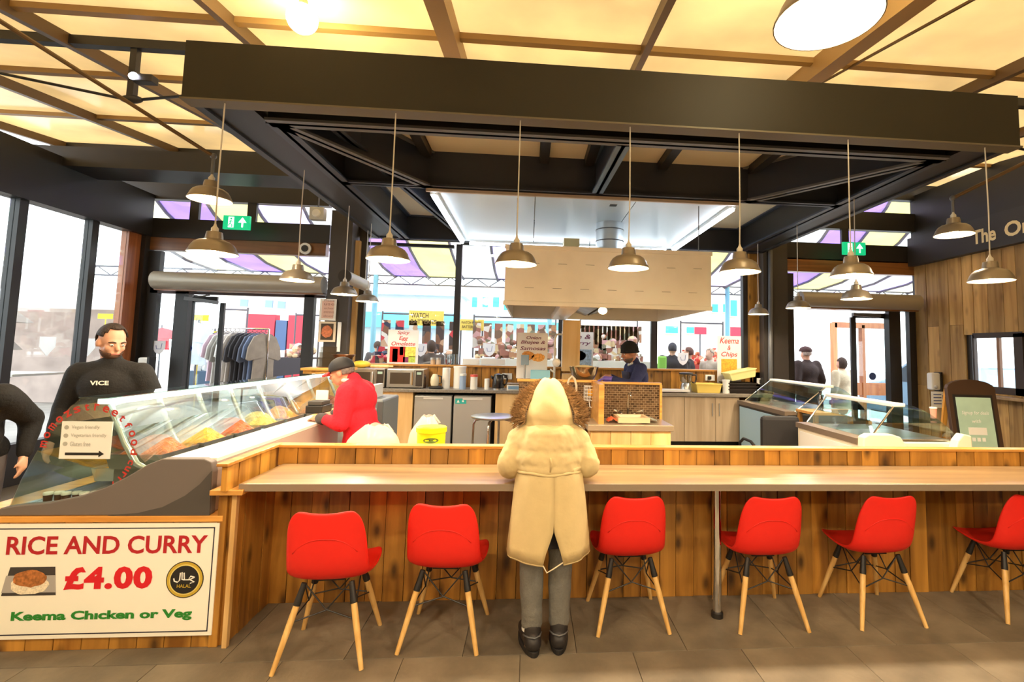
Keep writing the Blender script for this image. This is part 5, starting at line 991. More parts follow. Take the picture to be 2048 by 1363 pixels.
for i, (px, y_) in enumerate(((95, 690), (177, 692))):
    p = atx(px, y_, XL + .01); s = .1; build(MB().prism([(p.y - s, p.z + s), (p.y + s, p.z + s), (p.y + s, p.z - s * .2), (p.y, p.z - s * 1.3), (p.y - s, p.z - s * .2)], lambda u, v, w: (w, u, v), XL + .008, XL + .012), 'shield_sticker', FILM, label='white shield shaped sticker on the left side glazing, %s one' % ('nearer', 'farther')[i], cat='sticker', group='shield stickers on the glass')
for px, py, Y, lb in ((376, 696, YW + .36, 'round blue sticker on the open left door'), (1745, 752, YW + .11, 'round blue sticker on the right door')):
    p = aty(px, py, Y); t = build(MB().lathe([(.06, -.003), (.06, 0)], (p.x, Y, p.z), axis='y'), 'round_sticker', mat('sticker_navy', (60, 78, 140), .6), label=lb, cat='sticker')
# ================================================================== market outside
PAVE = mat('market_paving', (170, 166, 160), .7, noise=.15, nscale=2)
build(MB().box((-40, YW + .12, -.3), (40, 60, -.01)), 'market_ground', PAVE, kind='structure', label='grey paving of the outdoor market')
for sx in (-1, 1): build(MB().box((sx * 12.02, -5, -.3), (sx * 40, YW + .12, -.012)), 'market_ground', PAVE, kind='structure', label='grey paving of the outdoor market')
# curved market roof with coloured translucent bays
vr = thing('market_roof', (0, 18, 4), 'curved market hall roof with purple yellow and white bays', 'roof', kind='structure')
VC = [sheet('roof_purple', (156, 122, 236), .6, .5), sheet('roof_cream', (240, 228, 190), .6, .5), sheet('roof_yellow', (242, 226, 136), .6, .5), sheet('roof_lilac', (204, 188, 240), .6, .5), sheet('roof_white', (238, 240, 238), .6, .5)]
pat = [1, 0, 2, 3, 4, 0, 2, 4, 3, 1, 0]
arc = [(18 - 7 * math.sin(a) * .98, 4.1 + 4.2 * (1 - math.cos(a))) for a in [math.pi / 2 * k / 7 for k in range(8)]]
for i in range(22):
    x0 = -10.8 + i * 1.2
    build(MB().grid([[Vector((x0 + .03, y, z)) for y, z in arc], [Vector((x0 + 1.17, y, z)) for y, z in arc]]), 'roof_bay', VC[pat[i % 11]], vr, smooth=True)
    build(MB().tube([(x0, y, z - .03) for y, z in arc], .045, seg=6), 'roof_rib', mat('rib_dark', (92, 84, 100), .5), vr)
tr2 = thing('eave_truss', (0, 17.9, 3.7), 'thin steel eave truss along the market roof', 'truss', kind='structure'); TRM = mat('truss_grey', (92, 90, 98), .5)
build(MB().bar((-15, 17.9, 4.1), (15, 17.9, 4.1), .06, .06), 'top_chord', TRM, tr2); build(MB().bar((-15, 17.9, 3.8), (15, 17.9, 3.8), .05, .05), 'bottom_chord', TRM, tr2)
for i in range(34): x0 = -15 + i * .9; build(MB().bar((x0, 17.9, 3.8), (x0 + .45, 17.9, 4.1), .03, .03).bar((x0 + .45, 17.9, 4.1), (x0 + .9, 17.9, 3.8), .03, .03), 'web_member', TRM, tr2)
for px in (1098, 745, 1455): p = aty(px, 690, 17.9); build(MB().tube([(p.x, 17.9, 0), (p.x, 17.9, 4.1)], .09), 'roof_column', mat('column_teal', (120, 176, 190), .5), tr2, smooth=True)
# buildings
def facade(px0, px1, py0, Y, m, label, wins, wm, band=None):
    a, b = aty(px0, 690, Y), aty(px1, 690, Y); zt = aty((px0 + px1) / 2, py0, Y).z
    t = thing('market_building', ((a.x + b.x) / 2, Y, 0), label, 'building'); build(MB().box((a.x, Y, 0), (b.x, Y + 2, zt)), 'wall', m, t)
    build(MB().box((a.x - .2, Y - .25, zt), (b.x + .2, Y + 2, zt + .25)), 'cornice', m, t)
    for (q0, r0, q1, r1) in wins:
        w_ = build(wb(q0, r0, q1, r1, Y - .06, .06), 'window', wm, t); build(wb(q0 - 1.5, r1, q1 + 1.5, r1 + 2, Y - .16, .16), 'sill', m, w_)
    if band: build(wb(*band, Y - .4, .4), 'shop_fascia', mat('fascia_cyan', (110, 200, 226), .5), t)
    return t
TEALW = mat('teal_window', (70, 206, 206), .3); BW = mat('building_white', (240, 240, 238), .8); BC = mat('building_cream', (236, 228, 214), .8)
facade(722, 920, 590, 24, mat('building_pale', (214, 226, 232), .8), 'pale shop building seen through the left shop window', [(768, 668, 782, 690), (790, 668, 804, 690), (812, 664, 826, 686), (850, 664, 862, 686), (872, 664, 886, 686)], mat('shop_glass', (120, 150, 180), .3), (722, 625, 920, 655))
facade(924, 1112, 540, 27, BW, 'white building with teal windows behind the second shop window', [(944, 594, 954, 614), (965, 594, 976, 614), (986, 594, 998, 614), (1008, 600, 1020, 620)], TEALW, (924, 642, 1125, 658))
facade(1130, 1500, 535, 26, BC, 'cream building with teal shop front behind the right shop windows', [(1332, 652, 1356, 666), (1374, 654, 1390, 666), (1462, 600, 1474, 632), (1425, 608, 1436, 624), (1447, 608, 1456, 624), (1170, 655, 1186, 672), (1196, 655, 1210, 672)], TEALW)
facade(440, 640, 560, 22, BC, 'pale market building behind the clothes stall', [(530, 600, 545, 615), (555, 602, 570, 617), (480, 598, 495, 613)], mat('shop_glass', (120, 150, 180)), None)
for r, lb in (((490, 628, 548, 700), 'red painted stall wall behind the clothes rack'), ((575, 630, 604, 700), 'smaller red stall wall at the right of the left entrance')): build(wb(*r, 15, .3), 'stall_wall', mat('stall_red', (206, 60, 76), .6), label=lb, cat='stall wall')
build(wb(550, 640, 572, 700, 15, .3), 'stall_shutter', mat('stall_blue', (74, 100, 140), .6), label='blue grey shutter between the red stall walls', cat='shutter')
for r, lb in (((1390, 654, 1413, 668), 'left red shop sign behind the keema poster'), ((1462, 654, 1488, 672), 'right red shop sign behind the keema poster')):
    t = build(wb(*r, 20, .1), 'shop_sign', mat('sign_pinkred', (220, 60, 84), .5), label=lb, cat='sign'); build(MB().tube([(t.location.x, 20.08, 0), (t.location.x, 20.08, t.location.z + .1)], .03), 'sign_post', TRM, t)
# yellow banners
def banner(px0, py0, px1, py1, Y, lines, label):
    a = aty(px0, py1, Y); b = aty(px1, py0, Y); t = thing('market_banner', ((a.x + b.x) / 2, Y, a.z), label, 'banner', 'yellow banners of the battery stall'); build(MB().box((a.x, Y, a.z), (b.x, Y + .02, b.z)), 'cloth', mat('banner_yellow', (236, 206, 96), .6), t); W_, H_ = b.x - a.x, b.z - a.z
    for s, u0, v0, u1, v1 in lines: text(s, (u0 * W_, v0 * H_, u1 * W_, v1 * H_), lambda u, v, w: (a.x + u, Y - w, a.z + v), mat('banner_print', (96, 72, 40), .6), 'lettering', t, bold=.02)
    for x in (a.x + .03, b.x - .03): build(MB().tube([(x, Y + .03, a.z - 1.2 if False else 0), (x, Y + .03, b.z)], .02), 'pole', TRM, t)
banner(817, 622, 888, 650, 11.5, [('WATCH', .06, .5, .56, .85), ('BATTERIES', .06, .12, .8, .4)], 'yellow banner with watch batteries lettering outside the window'); banner(919, 639, 968, 660, 12, [('BATTERIES', .1, .2, .7, .45), ('WATCH REPAIRS', .06, .58, .9, .82)], 'paler yellow banner right of the window post')
# stalls with goods
def goods_mat(name, cols, sc):
    if name in MATS: return MATS[name]
    m = bpy.data.materials.new(name); m.use_nodes = True; nt = m.node_tree; b = nt.nodes['Principled BSDF']; N = nt.nodes.new; tc = N('ShaderNodeTexCoord'); v = N('ShaderNodeTexVoronoi'); v.inputs['Scale'].default_value = sc; nt.links.new(tc.outputs['Object'], v.inputs['Vector'])
    s = N('ShaderNodeSeparateColor'); nt.links.new(v.outputs['Color'], s.inputs[0]); cr = N('ShaderNodeValToRGB'); cr.color_ramp.interpolation = 'CONSTANT'
    while len(cr.color_ramp.elements) < len(cols): cr.color_ramp.elements.new(.5)
    for i, c in enumerate(cols): cr.color_ramp.elements[i].position = i / len(cols); cr.color_ramp.elements[i].color = srgb(*c)
    nt.links.new(s.outputs[0], cr.inputs[0]); nt.links.new(cr.outputs[0], b.inputs['Base Color']); MATS[name] = m; return m
MIX1 = goods_mat('mixed_goods_dark', [(60, 50, 54), (120, 80, 60), (190, 150, 120), (40, 44, 70), (200, 60, 70), (220, 210, 200)], 6); MIX2 = goods_mat('mixed_goods_bright', [(150, 96, 84), (206, 180, 140), (110, 84, 70), (214, 206, 198), (170, 120, 90), (120, 120, 100), (196, 150, 150)], 7)
def stall(px0, px1, pytop, Y, label, cloth, goods, gl, hang=0, lv=1.0):
    a, b = aty(px0, 700, Y), aty(px1, 700, Y); zt = aty((px0 + px1) / 2, pytop, Y).z
    t = thing('market_stall', ((a.x + b.x) / 2, Y + .5, 0), label, 'stall'); build(MB().box((a.x, Y, zt - .04), (b.x, Y + 1.1, zt)), 'table_top', cloth, t); build(MB().box((a.x, Y - .01, .05), (b.x, Y, zt)), 'table_cloth', cloth, t)
    for x in (a.x + .05, b.x - .05): build(MB().tube([(x, Y + 1.05, 0), (x, Y + 1.05, 2.4)], .02), 'upright', TRM, t)
    build(MB().tube([(a.x + .05, Y + 1.05, 2.35), (b.x - .05, Y + 1.05, 2.35)], .02), 'cross_rail', TRM, t)
    m = MB(); rnd = random.Random(px0); n = int((b.x - a.x) * 38)
    for i in range(n):
        x = rnd.uniform(a.x + .1, b.x - .1); v = rnd.random(); y = Y + .1 + .9 * v; s = rnd.uniform(.05, .12); z = zt + s * .5 + .35 * lv * v * rnd.random()
        if rnd.random() < .5: m.ell((x, y, z), (s, s * .8, s * .9), 8, 5)
        else: m.box((x - s, y - s * .6, z - s * .5), (x + s, y + s * .6, z + s), rot=Matrix.Rotation(rnd.uniform(-.6, .6), 3, 'Z'))
    for i in range(hang):
        x = a.x + (b.x - a.x) * (i + .5) / hang; h = rnd.uniform(.3, .6); m.box((x - .09, Y + 1.0, 2.2 - h - rnd.random() * .3), (x + .09, Y + 1.06, 2.2))
    build(m, 'heaped_goods', goods, t, kind='stuff', label=gl)
stall(726, 905, 728, 10.5, 'stall with dark bags seen through the left shop window', mat('cloth_slate', (70, 76, 86), .7), MIX1, 'dark bags and scarves', 6)
stall(930, 1120, 718, 10.8, 'stall heaped with ornaments behind the second shop window', mat('cloth_cream', (222, 214, 200), .7), MIX2, 'colourful ornaments', 8, 1.6)
stall(1165, 1300, 722, 10.6, 'stall of small framed goods behind the cook', mat('cloth_cream', (222, 214, 200)), MIX2, 'small coloured goods', 14, 1.8)
stall(1385, 1486, 730, 11, 'stall of red goods behind the keema poster', mat('cloth_red', (190, 70, 60), .7), goods_mat('mixed_goods_red', [(210, 60, 50), (236, 150, 110), (240, 220, 200), (180, 90, 60)], 14), 'red packets', 0)
stall(540, 602, 715, 12, 'stall with folded clothes right of the clothes rack', mat('cloth_dark', (60, 56, 60), .7), MIX2, 'folded clothes', 0)
stall(366, 436, 742, 10.6, 'low blue cloth table outside the left door', mat('cloth_blue', (70, 92, 116), .7), mat('goods_white', (220, 222, 222), .6), 'white boxes', 0, .1)
# ---- clothes rails
def garment_mesh(w, h, sl, thick=.06):
    """shirt outline with sleeves, slightly padded"""
    half = [(0, h * .965), (w * .1, h), (w * .22, h * .985), (w * .5, h * .93), (w * .5 + sl * .6, h * .72), (w * .5 + sl * .75, h * .5), (w * .5 + sl * .45, h * .47), (w * .46, h * .7), (w * .46, h * .35), (w * .5, 0)]
    out = [(-x, z) for x, z in reversed(half[1:])] + half
    m = MB(); n = len(out); f = []; vs = []
    for s in (-1, 1): vs += [Vector((x, s * thick * .25, z)) for x, z in out]
    vs += [Vector((0, -thick, h * .55)), Vector((0, thick, h * .55))]
    for i in range(n): j = (i + 1) % n; f += [(i, j, n + j, n + i), (j, i, 2 * n), (n + i, n + j, 2 * n + 1)]
    return m.add(vs, f)
def garment(x, y, zt, h, rz_, c, label, group, w=.42, sl=.16):
    t = thing('hanging_shirt', (x, y, zt - h), label, 'shirt', group, rz=rz_); build(garment_mesh(w, h, sl), 'shirt', mat('cloth_%d_%d_%d' % c, c, .85, noise=.12, nscale=9), t, local=True, smooth=50)
    build(MB().tube([(-.15, 0, h - .03), (0, 0, h + .03), (.15, 0, h - .03)], .006).tube([(0, 0, h + .03), (.012, 0, h + .09), (.03, 0, h + .075)], .005), 'hanger', TRM, t, local=True)
rk = thing('clothes_rack', (aty(478, 770, 9.6).x, 9.7, 0), 'chrome clothes rack with shirts outside the left entrance', 'rack'); a = aty(430, 655, 9.6); b = aty(532, 662, 9.6); zr = a.z
for x in (a.x, b.x): build(MB().tube([(x, 9.7, 0), (x, 9.7, zr)], .018), 'upright', CHROME, rk); build(MB().bar((x, 9.4, .03), (x, 10.0, .03), .04, .04), 'foot', CHROME, rk)
build(MB().tube([(a.x, 9.7, zr), (b.x, 9.7, zr)], .015), 'rail', CHROME, rk); build(MB().tube([(a.x, 9.7, .25), (b.x, 9.7, .25)], .012), 'lower_rail', CHROME, rk)
gc = [((222, 190, 206), 'pale pink'), ((198, 192, 186), 'light grey'), ((150, 144, 136), 'mid grey striped'), ((214, 210, 204), 'off white'), ((168, 160, 150), 'taupe'), ((60, 58, 60), 'charcoal'), ((36, 34, 36), 'black'), ((48, 46, 50), 'soft black'), ((84, 90, 104), 'slate'), ((96, 110, 136), 'denim blue'), ((140, 128, 112), 'khaki')]
for i, (c, nm) in enumerate(gc): garment(a.x + .06 + (b.x - a.x - .12) * i / (len(gc) - 1), 9.7, zr - .08, .95 + .12 * ((i * 7) % 3 - 1) * .6, math.radians(62), c, '%s shirt on the chrome clothes rack' % nm, 'shirts on the chrome rack')
for px, py, h, c, lb, Y in ((392, 645, .78, (214, 228, 236), 'white t-shirt on display outside the open left door', 9.9), (318, 655, .45, (206, 50, 66), 'red t-shirt seen in the left sidelight', 11), (300, 658, .45, (60, 66, 100), 'navy t-shirt beside the red one', 11), (425, 662, .5, (226, 196, 60), 'yellow shirt beside the chrome rack', 10.6)):
    p = aty(px, py, Y); garment(p.x, Y, p.z, h, 0, c, lb, 'shirts on display at the market', .46, .2)
    t = bpy.data.objects.new('display_stand', None); bpy.data.objects.remove(t)
    build(MB().tube([(p.x, Y + .08, 0), (p.x, Y + .08, p.z + .06)], .015).bar((p.x - .2, Y + .08, .02), (p.x + .2, Y + .08, .02), .2, .03), 'display_pole', TRM, label='thin pole carrying the ' + lb.split(' on ')[0].split(' seen')[0].split(' beside')[0], cat='stand')
for px, py0, py1, lb, Y in ((400, 629, 641, 'yellow price card over the white t-shirt', 10), (210, 627, 637, 'yellow price card seen through the left glazing', 11.5)): p = aty(px, py1, Y); q = aty(px, py0, Y); one(MB().box((p.x - .15, Y, p.z), (p.x + .15, Y + .01, q.z)).tube([(p.x, Y + .02, 0), (p.x, Y + .02, q.z)], .01), 'price_card', mat('card_yellow', (240, 212, 40), .5), lb, 'card')
# ---- beyond the left glazing: grey parasols, pale tent
def parasol(x, y, zt, r, label):
    t = thing('folded_parasol', (x, y, 0), label, 'parasol', 'grey parasols beyond the left glazing'); PG = sheet('parasol_grey', (176, 168, 158), .3, .8)
    for k in range(3): build(MB().lathe([(r * (1 - .12 * k), -.55), (r * .55, -.25), (.04, 0)], (0, 0, zt - k * .42), seg=10, cap0=False), 'canopy_tier', PG, t, local=True)
    build(MB().tube([(0, 0, 0), (0, 0, zt)], .03), 'pole', TRM, t, local=True)
parasol(-8.3, 8.0, 2.4, .75, 'grey tiered fabric display nearest the left glazing'); parasol(-9.6, 8.4, 2.1, .8, 'grey tiered fabric display farther behind the left glazing')
t = thing('market_tent', (-12, 12, 0), 'pale market tent far beyond the left glazing', 'tent'); TW = sheet('tent_white', (226, 220, 214), .4, .7); build(MB().add([(-15, 10.5, 2.4), (-10, 10.5, 2.4), (-10, 14, 2.4), (-15, 14, 2.4), (-12.5, 12.2, 3.4)], [(0, 1, 4), (1, 2, 4), (2, 3, 4), (3, 0, 4)]), 'canopy', TW, t)
for x in (-15, -10):
    for y in (10.5, 14): build(MB().tube([(x, y, 0), (x, y, 2.4)], .03), 'pole', TRM, t)
build(MB().box((-15, 13.9, 0), (-10, 14, 2.4)), 'back_wall', mat('tent_back', (186, 168, 160), .8, noise=.2, nscale=2), t)
t = thing('cafe_table', (-6.7, 7.0, 0), 'white table beyond the left glazing', 'table'); build(MB().box((-7.2, 6.6, 1.14), (-6.2, 7.3, 1.17)), 'top', WHITE, t, bevel=.004); build(MB().tube([(-6.7, 6.95, 0), (-6.7, 6.95, 1.14)], .04), 'column', TRM, t); build(MB().lathe([(.28, 0), (.26, .03)], (-6.7, 6.95, 0)), 'base', TRM, t)
# porch outside the right entrance
po = thing('timber_porch', (6.6, 9.6, 0), 'orange timber porch frame outside the right entrance', 'porch'); OW = wood('porch_timber', (196, 110, 56), (224, 144, 86), grain=(12, 12, .8), knots=.1)
for r in ((1670, 645, 1678, 1000), (1783, 640, 1792, 1000), (1728, 650, 1734, 1000)): build(wb(*r, 9.6, .12), 'post', OW, po)
build(wb(1670, 645, 1792, 656, 9.6, .12), 'beam', OW, po); build(wb(1678, 765, 1783, 790, 9.62, .06), 'lower_panel', OW, po); build(wb(1735, 660, 1782, 764, 9.65, .01), 'pane', WGLASS, po)
# parked car beyond the hatch window
car = thing('parked_car', (9.0, 9.6, 0), 'silver blue parked car beyond the hatch window', 'car'); CP = mat('car_blue', (120, 156, 184), .25, .3, coat=.6)
prof = [(-2.1, .35), (-2.15, .75), (-2.0, .95), (-1.3, 1.02), (-.7, 1.45), (.5, 1.5), (1.2, 1.1), (1.95, .98), (2.1, .8), (2.1, .35)]
fy = lambda u, v, w: (9.0 + w, 9.8 + u, v)
build(MB().prism(prof, fy, -.85, .85), 'body', CP, car, bevel=.06)
build(MB().prism([(-1.2, 1.04), (-.66, 1.4), (.45, 1.44), (1.05, 1.1)], fy, -.862, .862), 'side_windows', mat('car_glass', (50, 62, 76), .1), car)
for u in (-1.35, 1.35):
    for w in (-.8, .62): build(MB().lathe([(.31, 0), (.32, .1), (.3, .2)], (9 + w - .03, 9.8 + u, .32), axis='x'), 'wheel', BLACK, car, smooth=45)
for w in (-.85, .6): build(MB().box((9 + w, 7.63, .72), (9 + w + .25, 7.72, .9)), 'tail_light', mat('tail_red', (210, 40, 50), .3), car)
# ================================================================== people
SKIN = mat('skin_light', (222, 168, 140), .5); SKIN2 = mat('skin_tan', (200, 140, 110), .5)
def remesh(o, vox, it=6, fac=.5):
    md = o.modifiers.new('union', 'REMESH'); md.mode = 'VOXEL'; md.voxel_size = vox; md.use_smooth_shade = True
    sm = o.modifiers.new('smooth', 'SMOOTH'); sm.iterations = it; sm.factor = fac
    return o
def folds(o, strength, size, seed=0):  # soft creases
    tx = bpy.data.textures.new('folds', 'CLOUDS'); tx.noise_scale = size; md = o.modifiers.new('folds', 'DISPLACE'); md.texture = tx; md.strength = strength; md.mid_level = .5; md.texture_coords = 'LOCAL'
    return o
def hand(mb, wr, d, up, side, curl=.5, s=1.0):
    """palm with five fingers; d = pointing direction, up = back of the hand, side = +1 thumb towards d x up"""
    d = Vector(d).normalized(); up = Vector(up); up = (up - d * up.dot(d)).normalized(); ac = d.cross(up) * side; wr = Vector(wr)
    mb.caps(wr, wr + d * .075 * s, .024 * s, .03 * s); mb.caps(wr + d * .03 * s + ac * .018 * s, wr + d * .085 * s + ac * .028 * s, .018 * s, .014 * s); mb.caps(wr + d * .03 * s - ac * .018 * s, wr + d * .08 * s - ac * .028 * s, .018 * s, .013 * s)
    for k, (o, L) in enumerate(((.03, .07), (.01, .078), (-.01, .072), (-.03, .056))):
        p = wr + d * .085 * s + ac * o * s; dd = d
        for j in range(3):
            a = curl * (.5 + .35 * j); dd = (dd * math.cos(a) - up * math.sin(a)).normalized(); q = p + dd * L * s * (.42, .33, .25)[j]; mb.caps(p, q, .0092 * s, .0085 * s, 8); p = q
            up_ = up
    p = wr + d * .03 * s + ac * .03 * s; q = p + (d * .6 + ac * .7 - up * .2).normalized() * .04 * s; mb.caps(p, q, .012 * s, .0105 * s, 8); mb.caps(q, q + (d * .85 + ac * .2 - up * .3).normalized() * .032 * s, .0105 * s, .009 * s, 8)
def head(mb, c, R, s=1.0):
    E = lambda p, r: mb.ell(Vector(c) + R @ (Vector(p) * s), [q * s for q in r], 18, 12, rot=R)
    E((0, -.012, .03), (.077, .096, .1)); E((0, .02, -.045), (.06, .07, .075)); E((0, .04, -.085), (.035, .04, .03)); E((0, .06, .015), (.055, .036, .03))
    for sx in (-1, 1): E((sx * .036, .058, -.028), (.027, .03, .028)); E((sx * .08, -.008, -.01), (.012, .024, .032))
    V = lambda p: Vector(c) + R @ (Vector(p) * s)
    mb.caps(V((0, .092, .012)), V((0, .112, -.026)), .009 * s, .015 * s, 10); mb.caps(V((-.02, .086, -.06)), V((.02, .086, -.06)), .009 * s, .009 * s, 8); mb.caps(V((-.018, .083, -.072)), V((.018, .083, -.072)), .009 * s, .009 * s, 8)
def face(t, body, c, R, s=1.0, brow=(60, 44, 34), lids=True):
    V = lambda p: Vector(c) + R @ (Vector(p) * s)
    for sx in (-1, 1):
        e = build(MB().ell(V((sx * .032, .083, .002)), (.0125 * s, .0105 * s, .0085 * s), 12, 8, rot=R), 'eye', mat('eye_white', (236, 230, 222), .3), body, smooth=True, local=True); build(MB().ell(V((sx * .032, .0925, .0)), (.005 * s, .003 * s, .005 * s), 8, 6, rot=R), 'iris', mat('iris_dark', (52, 38, 30), .2), e, smooth=True, local=True)
        build(MB().tube([V((sx * .014, .0975, .022)), V((sx * .034, .0945, .028)), V((sx * .054, .08, .02))], [.004 * s, .005 * s, .003 * s], 6), 'eyebrow', mat('brow_%d' % brow[0], brow, .8), body, smooth=True, local=True)
    build(MB().tube([V((-.026, .091, -.066)), V((0, .0965, -.065)), V((.026, .091, -.066))], [.003 * s, .006 * s, .003 * s], 6), 'lips', mat('lip_pink', (176, 104, 96), .5), body, smooth=True, local=True)
def shell(c, R, r, off, keep, s=1.0):
    """part of an ellipsoid surface for hair, beards and caps"""
    m = MB().ell((0, 0, 0), r, 28, 18); q = MB(); idx = {}; 
    for f in m.f:
        cen = sum((m.v[i] for i in f), Vector()) / len(f)
        if keep(cen):
            g = []
            for i in f:
                if i not in idx: idx[i] = len(q.v); q.v.append(Vector(c) + R @ ((m.v[i] + Vector(off)) * s))
                g.append(idx[i])
            q.f.append(tuple(g))
    return q
def Rz(a): return Matrix.Rotation(math.radians(a), 3, 'Z')
def Rx(a): return Matrix.Rotation(math.radians(a), 3, 'X')
def person(base, rz_, label, s=1.0, lean=0, headR=None, headoff=(0, 0, 0), arms=None, skin=SKIN, top=(40, 40, 44), trs=(50, 50, 60), shoes=(40, 36, 34), hair=None, beard=None, bulk=1.0, coat=0.0, vox=.011, gloves=None, feat=True, hat=None, group=None, longhair=False, coatmat=None, hands=True):
    t = thing('person', base, label, 'person', group, rz=rz_)
    A = math.radians(lean)
    def Lp(p):
        x, y, z = p[0] * s, p[1] * s, p[2] * s; zh = .95 * s
        if z > zh: dz = z - zh; return Vector((x, y + dz * math.sin(A), zh + dz * math.cos(A)))
        return Vector((x, y, z))
    R = headR or Matrix.Identity(3); hc = Lp((0, .02, 1.615)) + Vector(headoff) * s
    arms = arms or [[(-.2, 0, 1.42), (-.27, -.03, 1.14), (-.27, .05, .9)], [(.2, 0, 1.42), (.27, -.03, 1.14), (.27, .05, .9)]]
    arms = [[(Lp(p) if i == 0 else Vector(p) * s) for i, p in enumerate(a)] for a in arms]
    b = MB(); k = bulk
    b.ell(Lp((0, 0, .94)), (.15 * s, .105 * s, .13 * s)); b.ell(Lp((0, .01, 1.1)), (.14 * s, .1 * s, .15 * s)); b.ell(Lp((0, 0, 1.29)), (.16 * s, .11 * s, .16 * s)); b.caps(Lp((-.12, 0, 1.38)), Lp((.12, 0, 1.38)), .06 * s, .06 * s)
    b.caps(Lp((0, -.01, 1.4)), hc + R @ Vector((0, -.02, -.05)) * s, .06 * s, .055 * s); head(b, hc, R, s)
    for i, a in enumerate(arms):
        b.caps(a[0], a[1], .05 * s, .042 * s); b.caps(a[1], a[2], .042 * s, .029 * s)
        if hands: hand(b, a[2], (a[2] - a[1]) if len(a) < 4 else a[3] * (1 / s), (0, 0, 1) if abs((a[2] - a[1]).normalized().z) < .8 else (1 if i else -1, 0, 0), 1 if i == 0 else -1, .35, s)
    legs = [[Vector((sx * .09, 0, .9)) * s, Vector((sx * .1, .015, .5)) * s, Vector((sx * .105, -.02, .09)) * s] for sx in (-1, 1)]
    for l in legs: b.caps(l[0], l[1], .08 * s, .058 * s); b.caps(l[1], l[2], .055 * s, .04 * s); b.caps(l[2] - Vector((0, .03, .04)) * s, l[2] + Vector((0, .15, -.055)) * s, .04 * s, .034 * s)
    body = remesh(build(b, 'body', skin, t, local=True), vox, 5); 
    if feat: face(t, body, hc, R, s)
    # clothing
    c = MB(); kb = .02 * s
    c.ell(Lp((0, .0, .96)), (.165 * s * k, .125 * s * k, .14 * s)); c.ell(Lp((0, .02 * k, 1.1)), (.16 * s * k, .125 * s * k, .17 * s)); c.ell(Lp((0, 0, 1.29)), (.178 * s * k, .13 * s * k, .17 * s)); c.caps(Lp((0, 0, 1.42)), Lp((-.165 * k, 0, 1.385)), .085 * s, .075 * s); c.caps(Lp((0, 0, 1.42)), Lp((.165 * k, 0, 1.385)), .085 * s, .075 * s); c.caps(Lp((0, -.005, 1.42)), Lp((0, 0, 1.485)), .075 * s, .066 * s)
    for a in arms: c.caps(a[0], a[1], .073 * s * k, .06 * s * k); c.caps(a[1], a[1].lerp(a[2], .93), .06 * s * k, .043 * s)
    if coat:
        c.caps(Vector((-.05, 0, .92)) * s, Vector((-.06, 0, coat)) * s, .135 * s * k, .14 * s * k); c.caps(Vector((.05, 0, .92)) * s, Vector((.06, 0, coat)) * s, .135 * s * k, .14 * s * k)
    cm = coatmat or mat('garment_%d_%d_%d' % top, top, .85, noise=.1, nscale=12, bump=.25, bscale=60)
    cl = folds(remesh(build(c, 'top', cm, t, local=True), max(vox, .012), 12), .014, .16)
    g = MB(); g.ell(Vector((0, 0, .93)) * s, (.158 * s, .118 * s, .13 * s))
    for l in legs: g.caps(l[0], l[1], .095 * s, .072 * s); g.caps(l[1], l[2] + Vector((0, 0, .03)) * s, .072 * s, .055 * s)
    remesh(build(g, 'trousers', mat('garment_%d_%d_%d' % trs, trs, .85), t, local=True), max(vox, .014), 5)
    for l in legs: remesh(build(MB().caps(l[2] - Vector((0, .035, .035)) * s, l[2] + Vector((0, .16, -.05)) * s, .052 * s, .042 * s), 'shoe', mat('shoe_%d' % shoes[0], shoes, .5), t, local=True), .014, 3)
    if hair:
        kf = (lambda p: p.z > .015 + (.05 if p.y > .05 else -.0) + max(0, p.y) * .3 or (p.y < -.02 and p.z > -.06)) if not longhair else (lambda p: p.z > .05 or p.y < .01)
        build(shell(hc, R, (.084, .105, .108 if not longhair else .125), (0, -.014, .03 if not longhair else .01), kf, s), 'hair', mat('hair_%d' % hair[0], hair, .7, noise=.3, nscale=60, bump=.5, bscale=120), t, local=True, smooth=True, solid=.01)
    if beard: build(shell(hc, R, (.066, .078, .08), (0, .02, -.045), lambda p: p.z < -.012 and p.y > -.03 and not (abs(p.x) < .026 and p.z > -.034 and p.y > 0), s), 'beard', mat('beard_%d' % beard[0], beard, .85, noise=.3, nscale=90), t, local=True, smooth=True, solid=.004)
    if gloves:
        i, c_ = gloves; a = arms[i]; m = MB(); hand(m, a[2], (a[2] - a[1]) if len(a) < 4 else a[3] * (1 / s), (0, 0, 1), 1 if i == 0 else -1, .35, s * 1.12); m.caps(a[1].lerp(a[2], .85), a[2], .036 * s, .034 * s); remesh(build(m, 'glove', mat('glove_%d' % c_[0], c_, .5), t, local=True), .006, 3)
    return t, hc, R, cl, arms, Lp
WPRN = mat('white_print', (246, 244, 238), .6)
# ---- man in a black jumper left of the case
bx_, by_ = -3.07, 4.0
hR = Rz(-28) @ Rx(-14)
t, hc, R, cl, arms, Lp = person((bx_, by_, 0), math.radians(192), 'man with a short beard in a black jumper beyond the display case', s=.985, lean=3, headR=Rz(48) @ Rx(-16), top=(28, 27, 28), trs=(34, 34, 40), hair=(52, 38, 30), beard=(92, 64, 48), bulk=1.12, vox=.009,
    arms=[[(-.19, 0, 1.385), (-.29, -.02, 1.12), (-.28, .1, .9)], [(.19, 0, 1.385), (.29, -.02, 1.12), (.28, .1, .9)]])
text('VICE', (-.055, 0, .055, .032), lambda u, v, w: Vector(t.location) + Vector((-u - .01, .178 + w, 1.285 + v)), WPRN, 'chest_lettering', cl, bold=.035)
